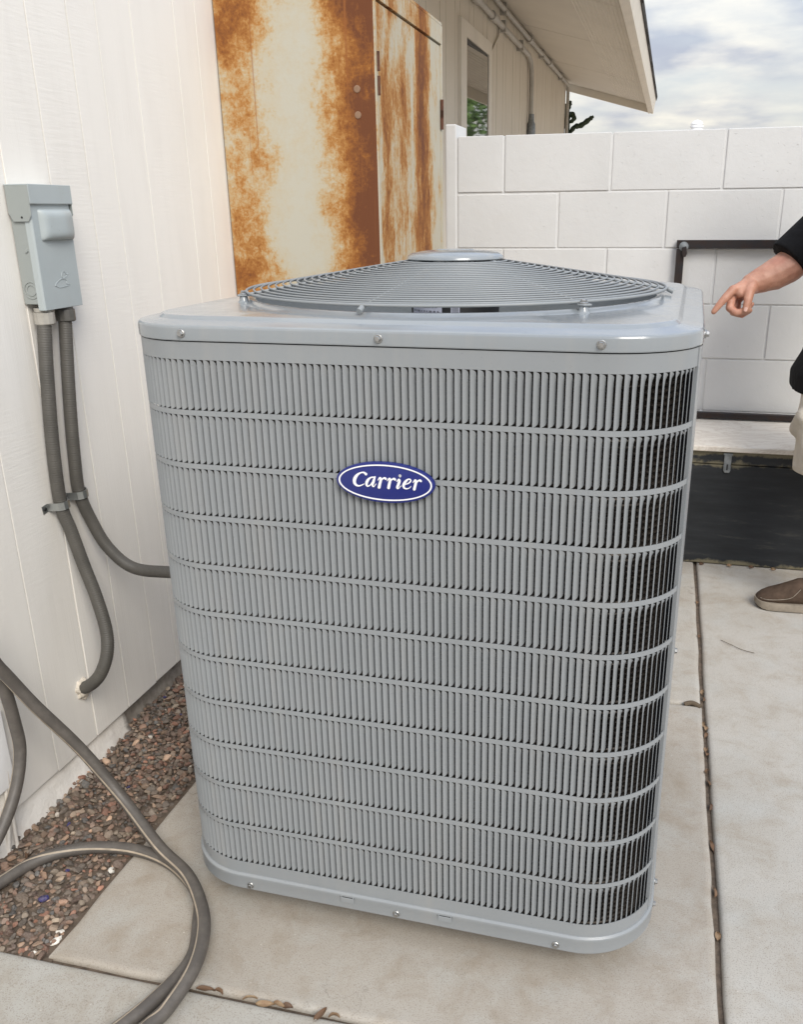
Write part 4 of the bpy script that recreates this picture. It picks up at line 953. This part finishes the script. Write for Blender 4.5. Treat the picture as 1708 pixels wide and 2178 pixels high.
# ================================================================== PERSON (facing left, right arm pointing down at the condenser)
per = thing('person', 'person in black shirt and cream shorts pointing down toward the condenser', 'person', (.97, 1.86, 0))
PO = (-.97, -1.86, 0)
class Blob(MB):
    def chain(s, pts, n=14, caps=True):
        for (p, r) in pts[(0 if caps else 1):(None if caps else -1)]: s.sphere(p, r, 8)
        for (p, r), (p2, r2) in zip(pts[:-1], pts[1:]): s.tube([p, p2], [r, r2], n)
        return s
    def solid(s, name, vox, it=4, fac=.5):
        m = bpy.data.meshes.new(name); m.from_pydata(s.v, [], s.f); m.update()
        o = bpy.data.objects.new(name+'_tmp', m); col.objects.link(o)
        a = o.modifiers.new('r', 'REMESH'); a.mode = 'VOXEL'; a.voxel_size = vox; a.use_smooth_shade = True
        b = o.modifiers.new('s', 'SMOOTH'); b.factor = fac; b.iterations = it
        dg = bpy.context.evaluated_depsgraph_get(); me = bpy.data.meshes.new_from_object(o.evaluated_get(dg)); me.name = name
        bpy.data.objects.remove(o); bpy.data.meshes.remove(m)
        for pl in me.polygons: pl.use_smooth = True
        me.materials.clear(); return me
V = lambda *a: a
B = Blob()
# legs: near (left) leg y=1.745, far (right) leg y=1.975
for y, ly, bx_ in ((1.745, 1.77, 0), (1.975, 1.95, .22)):
    B.chain([((.985, ly, .90), .088), ((.955+bx_*.4, y, .70), .078), ((.945+bx_*.7, y, .50), .058), ((.965+bx_*.85, y, .36), .056), ((.975+bx_*.95, y, .24), .042), ((.975+bx_, y, .10), .034), ((.965+bx_, y, .06), .036)])
    B.chain([((1.00+bx_, y, .05), .035), ((.88+bx_, y, .04), .032), ((.82+bx_, y, .035), .024)])
# trunk, neck, head
B.sphere((.975, 1.86, .95), .13, 12, (1.0, 1.28, 1.0)); B.sphere((.995, 1.86, 1.08), .13, 12, (1.0, 1.15, 1.0)); B.sphere((1.0, 1.86, 1.25), .145, 12, (.85, 1.3, 1.1))
B.chain([((.985, 1.70, 1.37), .062), ((.985, 2.02, 1.37), .062)]); B.chain([((.985, 1.86, 1.38), .062), ((.965, 1.86, 1.50), .058)])
B.sphere((.945, 1.86, 1.612), .100, 14, (.98, .78, 1.16)); B.sphere((.905, 1.86, 1.565), .062, 10, (1, .92, 1.0))     # skull, jaw
B.chain([((.852, 1.86, 1.625), .009), ((.838, 1.86, 1.595), .014)]); B.sphere((.848, 1.86, 1.590), .012, 8, (1, 1.5, .8))   # nose
B.sphere((.858, 1.86, 1.562), .012, 8, (.8, 2.0, .45)); B.sphere((.858, 1.86, 1.553), .011, 8, (.8, 1.8, .5))             # lips
for s_ in (-1, 1):
    B.sphere((.955, 1.86+s_*.080, 1.60), .028, 8, (.6, .3, 1.1)); B.sphere((.872, 1.86+s_*.030, 1.645), .020, 8, (.5, 1.3, .4))   # ears, brows
# left arm hangs at the near side, slightly bent
B.chain([((.99, 1.665, 1.36), .052), ((1.03, 1.62, 1.22), .046), ((1.05, 1.60, 1.09), .040), ((1.02, 1.61, .97), .036), ((.985, 1.625, .86), .026)])
B.sphere((.972, 1.63, .805), .040, 10, (.85, .42, 1.1))
for k in range(4):
    x = .945+.019*k; B.chain([((x, 1.632, .785), .0095), ((x-.004, 1.638, .745), .0088), ((x+.002, 1.648, .718), .0078)], 10)
B.chain([((.95, 1.625, .83), .012), ((.925, 1.635, .80), .0105), ((.915, 1.645, .775), .0090)], 10)
# right arm: shoulder, elbow, forearm, wrist
B.chain([((.99, 2.035, 1.36), .054), ((.89, 2.0, 1.245), .050), ((.81, 1.975, 1.135), .052), ((.765, 1.958, 1.096), .0535), ((.725, 1.942, 1.073), .050), ((.688, 1.925, 1.058), .042), ((.656, 1.912, 1.045), .0345)])
# right hand: palm slab between wrist and knuckles
KN = [(.598, 1.868, 1.030), (.600, 1.890, 1.016), (.607, 1.909, 1.003), (.620, 1.925, .993)]
for p, r in zip(KN, (.0135, .0135, .0125, .0115)): B.chain([((.652, 1.908, 1.044), .028), (((p[0]+.652)/2, (p[1]+1.905)/2, (p[2]+1.040)/2), .0215), (p, r)], 10)
B.chain([((.655, 1.895, 1.035), .024), ((.640, 1.880, 1.022), .021), ((.622, 1.872, 1.018), .016)], 10)
B.chain([(KN[0], .0150), ((.574, 1.853, 1.004), .0130), ((.5555, 1.846, .980), .0112), ((.5435, 1.842, .9635), .0092)], 12)                    # index, straight
B.chain([(KN[1], .0145), ((.592, 1.862, .974), .0130), ((.612, 1.848, .960), .0120), ((.640, 1.846, .966), .0105), ((.652, 1.850, .970), .0095)], 12)   # middle, curled
B.chain([(KN[2], .0120), ((.605, 1.878, .958), .0108), ((.632, 1.862, .952), .0098), ((.655, 1.862, .966), .0086)], 12)                       # ring
B.chain([(KN[3], .0108), ((.622, 1.900, .960), .0096), ((.645, 1.882, .962), .0088), ((.661, 1.876, .985), .0076)], 12)                       # little
B.chain([((.655, 1.885, 1.040), .020), ((.647, 1.862, 1.020), .0170), ((.645, 1.847, .998), .0138), ((.641, 1.840, .976), .0116), ((.6395, 1.838, .971), .0102)], 12)   # thumb
me = B.solid('body', .0034, 3, .5); body = add('body', me, M['skin'], per, PO)
def nail(p, n, u, w, l):
    n = Vector(n).normalized(); u = Vector(u).normalized(); t = n.cross(u); v = []; f = []
    for i in range(5):
        for j in range(5):
            a, b = (i/4-.5)*2, (j/4-.5)*2
            v.append(Vector(p)+u*a*l*(1-.15*b*b)+t*b*w*(1-.25*max(0, a)**2)-n*.0016*b*b)
    add('fingernail', autosmooth(mesh('fingernail', v, [(i*5+j, (i+1)*5+j, (i+1)*5+j+1, i*5+j+1) for i in range(4) for j in range(4)]), 80), M['nail'], body)
nail((.6390, 1.8270, .9735), (-.1, -1, .12), (-.15, -.05, -1), .0056, .0068)
# clothing
S = Blob()
S.sphere((1.01, 1.86, 1.22), .17, 14, (.86, 1.22, 1.05)); S.sphere((1.01, 1.86, 1.02), .165, 14, (.94, 1.12, 1.2)); S.sphere((1.005, 1.86, .90), .17, 14, (.93, 1.10, .8))
S.v += []
for k in range(1):
    v = []; n = 48
    for z, rx, ry, cx_ in ((.728, .162, .192, .964), (.78, .166, .192, .966), (.84, .160, .190, .988), (.95, .156, .185, 1.008)):
        for j in range(n):
            a = 2*math.pi*j/n; rr = 1+.022*math.sin(5*a+1)*(1 if z < .8 else .3)
            v.append((cx_+rx*rr*math.cos(a), 1.86+ry*rr*math.sin(a), z+.006*math.sin(3*a)*(z < .75)))
    S.put(v, [(i*n+j, i*n+(j+1) % n, (i+1)*n+(j+1) % n, (i+1)*n+j) for i in range(3) for j in range(n)]+[tuple(reversed(range(n))), tuple(range(3*n, 4*n))])
S.chain([((.985, 1.70, 1.365), .078), ((.985, 2.02, 1.365), .078)]); S.chain([((.985, 1.86, 1.38), .085), ((.975, 1.86, 1.425), .075)])
S.sphere((.99, 2.035, 1.36), .078, 10); S.tube([(.99, 2.035, 1.36), (.90, 2.01, 1.265), (.82, 1.98, 1.18), (.762, 1.957, 1.117)], [.070, .064, .066, .069], 24)
S.sphere((.99, 1.665, 1.36), .075, 10); S.tube([(.99, 1.665, 1.36), (1.03, 1.62, 1.22), (1.05, 1.60, 1.11)], [.073, .074, .073], 20)
add('shirt', S.solid('shirt', .0055, 3), M['shirt'], per, PO)
T = Blob()
T.sphere((1.01, 1.86, .86), .14, 12, (1.0, 1.2, 1.0))
for y, bx_ in ((1.765, 0), (1.955, .15)):
    v = []; n = 40
    for z, rx, ry in ((.452, .118, .105), (.475, .122, .108), (.56, .122, .108), (.66, .126, .110), (.76, .132, .115), (.86, .128, .115)):
        for j in range(n):
            a = 2*math.pi*j/n; rr = 1+.03*math.sin(4*a+z*20)+.02*math.sin(7*a-z*33)
            v.append((.952+max(0, z-.72)*.35+bx_*(.86-z)/.41+rx*rr*math.cos(a), y+ry*rr*math.sin(a), z+.012*(1-math.cos(a))*(z < .5)))
    T.put(v, [(i*n+j, i*n+(j+1) % n, (i+1)*n+(j+1) % n, (i+1)*n+j) for i in range(5) for j in range(n)]+[tuple(reversed(range(n))), tuple(range(5*n, 6*n))])
    T.chain([((.845+bx_*.5, y-.03, .66), .03), ((.838+bx_*.6, y+.02, .61), .03)])
shorts = add('shorts', T.solid('shorts', .005, 2), M['shorts'], per, PO)
PO_ = PO
for y, bx_ in ((1.745, 0), (1.975, .22)):
    PO = (PO_[0]+bx_, PO_[1], PO_[2])
    add('sock', Blob().tube([(.974, y, .07), (.974, y, .135), (.974, y, .165)], [.044, .040, .046], 20).mesh('sock', 60), M['shirt'], per, PO)
    # shoe lofted heel to toe: (x, halfwidth, top, bottom of upper)
    secs = [(1.055, .020, .052, .028), (1.048, .030, .075, .026), (1.03, .036, .090, .024), (1.00, .039, .098, .022), (.96, .041, .104, .021), (.925, .042, .110, .020), (.895, .044, .106, .020), (.865, .046, .090, .020), (.835, .047, .076, .020), (.805, .045, .064, .021), (.785, .039, .052, .022), (.772, .027, .042, .024), (.766, .012, .034, .027)]
    v = []; n = 20; f = []
    for x, hw, tp, bt in secs:
        for j in range(n):
            a = 2*math.pi*j/n; c, s_ = math.cos(a), math.sin(a); zc = (tp+bt)/2; hz_ = (tp-bt)/2
            yy_ = hw*math.copysign(abs(c)**.7, c)*(1-.25*max(0, s_)); v.append((x, y+yy_, zc+hz_*math.copysign(abs(s_)**.8, s_)))
    f = [(i*n+j, (i+1)*n+j, (i+1)*n+(j+1) % n, i*n+(j+1) % n) for i in range(len(secs)-1) for j in range(n)]+[tuple(range(n)), tuple(reversed(range((len(secs)-1)*n, len(secs)*n)))]
    sh = add('shoe', MB().put(v, f).mesh('shoe', 60), M['shoe'], per, PO)
    out = []
    for x, hw, tp, bt in secs: out.append((x, hw+.004))
    poly = [(x+(.004 if i == 0 else 0), -w) for i, (x, w) in enumerate(out)]; poly = poly+[(.7615, 0)]+[(x, w) for x, w in reversed(out)]
    def solez(x): return .004+.014*max(0, (.80-x)/.04)**1.5*(x < .80)
    nn = len(poly); vv = [(a, y+b, solez(a)) for a, b in poly]+[(a, y+b*1.02, .018+.5*solez(a)) for a, b in poly]+[(a, y+b*.98, .0285+.35*solez(a)) for a, b in poly]
    ff2 = [(k*nn+i, k*nn+(i+1) % nn, (k+1)*nn+(i+1) % nn, (k+1)*nn+i) for k in range(2) for i in range(nn)]+[tuple(reversed(range(nn))), tuple(range(2*nn, 3*nn))]
    add('sole', MB().put(vv, ff2).mesh('sole', 40), M['sole'], sh)
    for k in range(7): add('tread', MB().box((.80+k*.035, y-.043, .0005), (.822+k*.035, y+.043, .006)).mesh('tread', bevel=.001, seg=1), M['sole'], sh)
    add('seam', MB().tube(spline([(.90, y-.0405, .085), (.875, y-.0445, .055), (.84, y-.047, .045), (.80, y-.0435, .040), (.778, y-.030, .040)], 5), .0013, 6).mesh('seam', 60), M['sole'], sh)
PO = PO_
Hh = Blob(); Hh.sphere((.957, 1.86, 1.640), .098, 12, (.98, .82, 1.02)); me = Hh.mesh('hair', 80)
add('hair', me, M['hair'], per, PO)
for s_ in (-1, 1): add('eye', MB().sphere((.868, 1.86+s_*.030, 1.625), .0095, 8).mesh('eye', 80), M['eye'], per, PO)
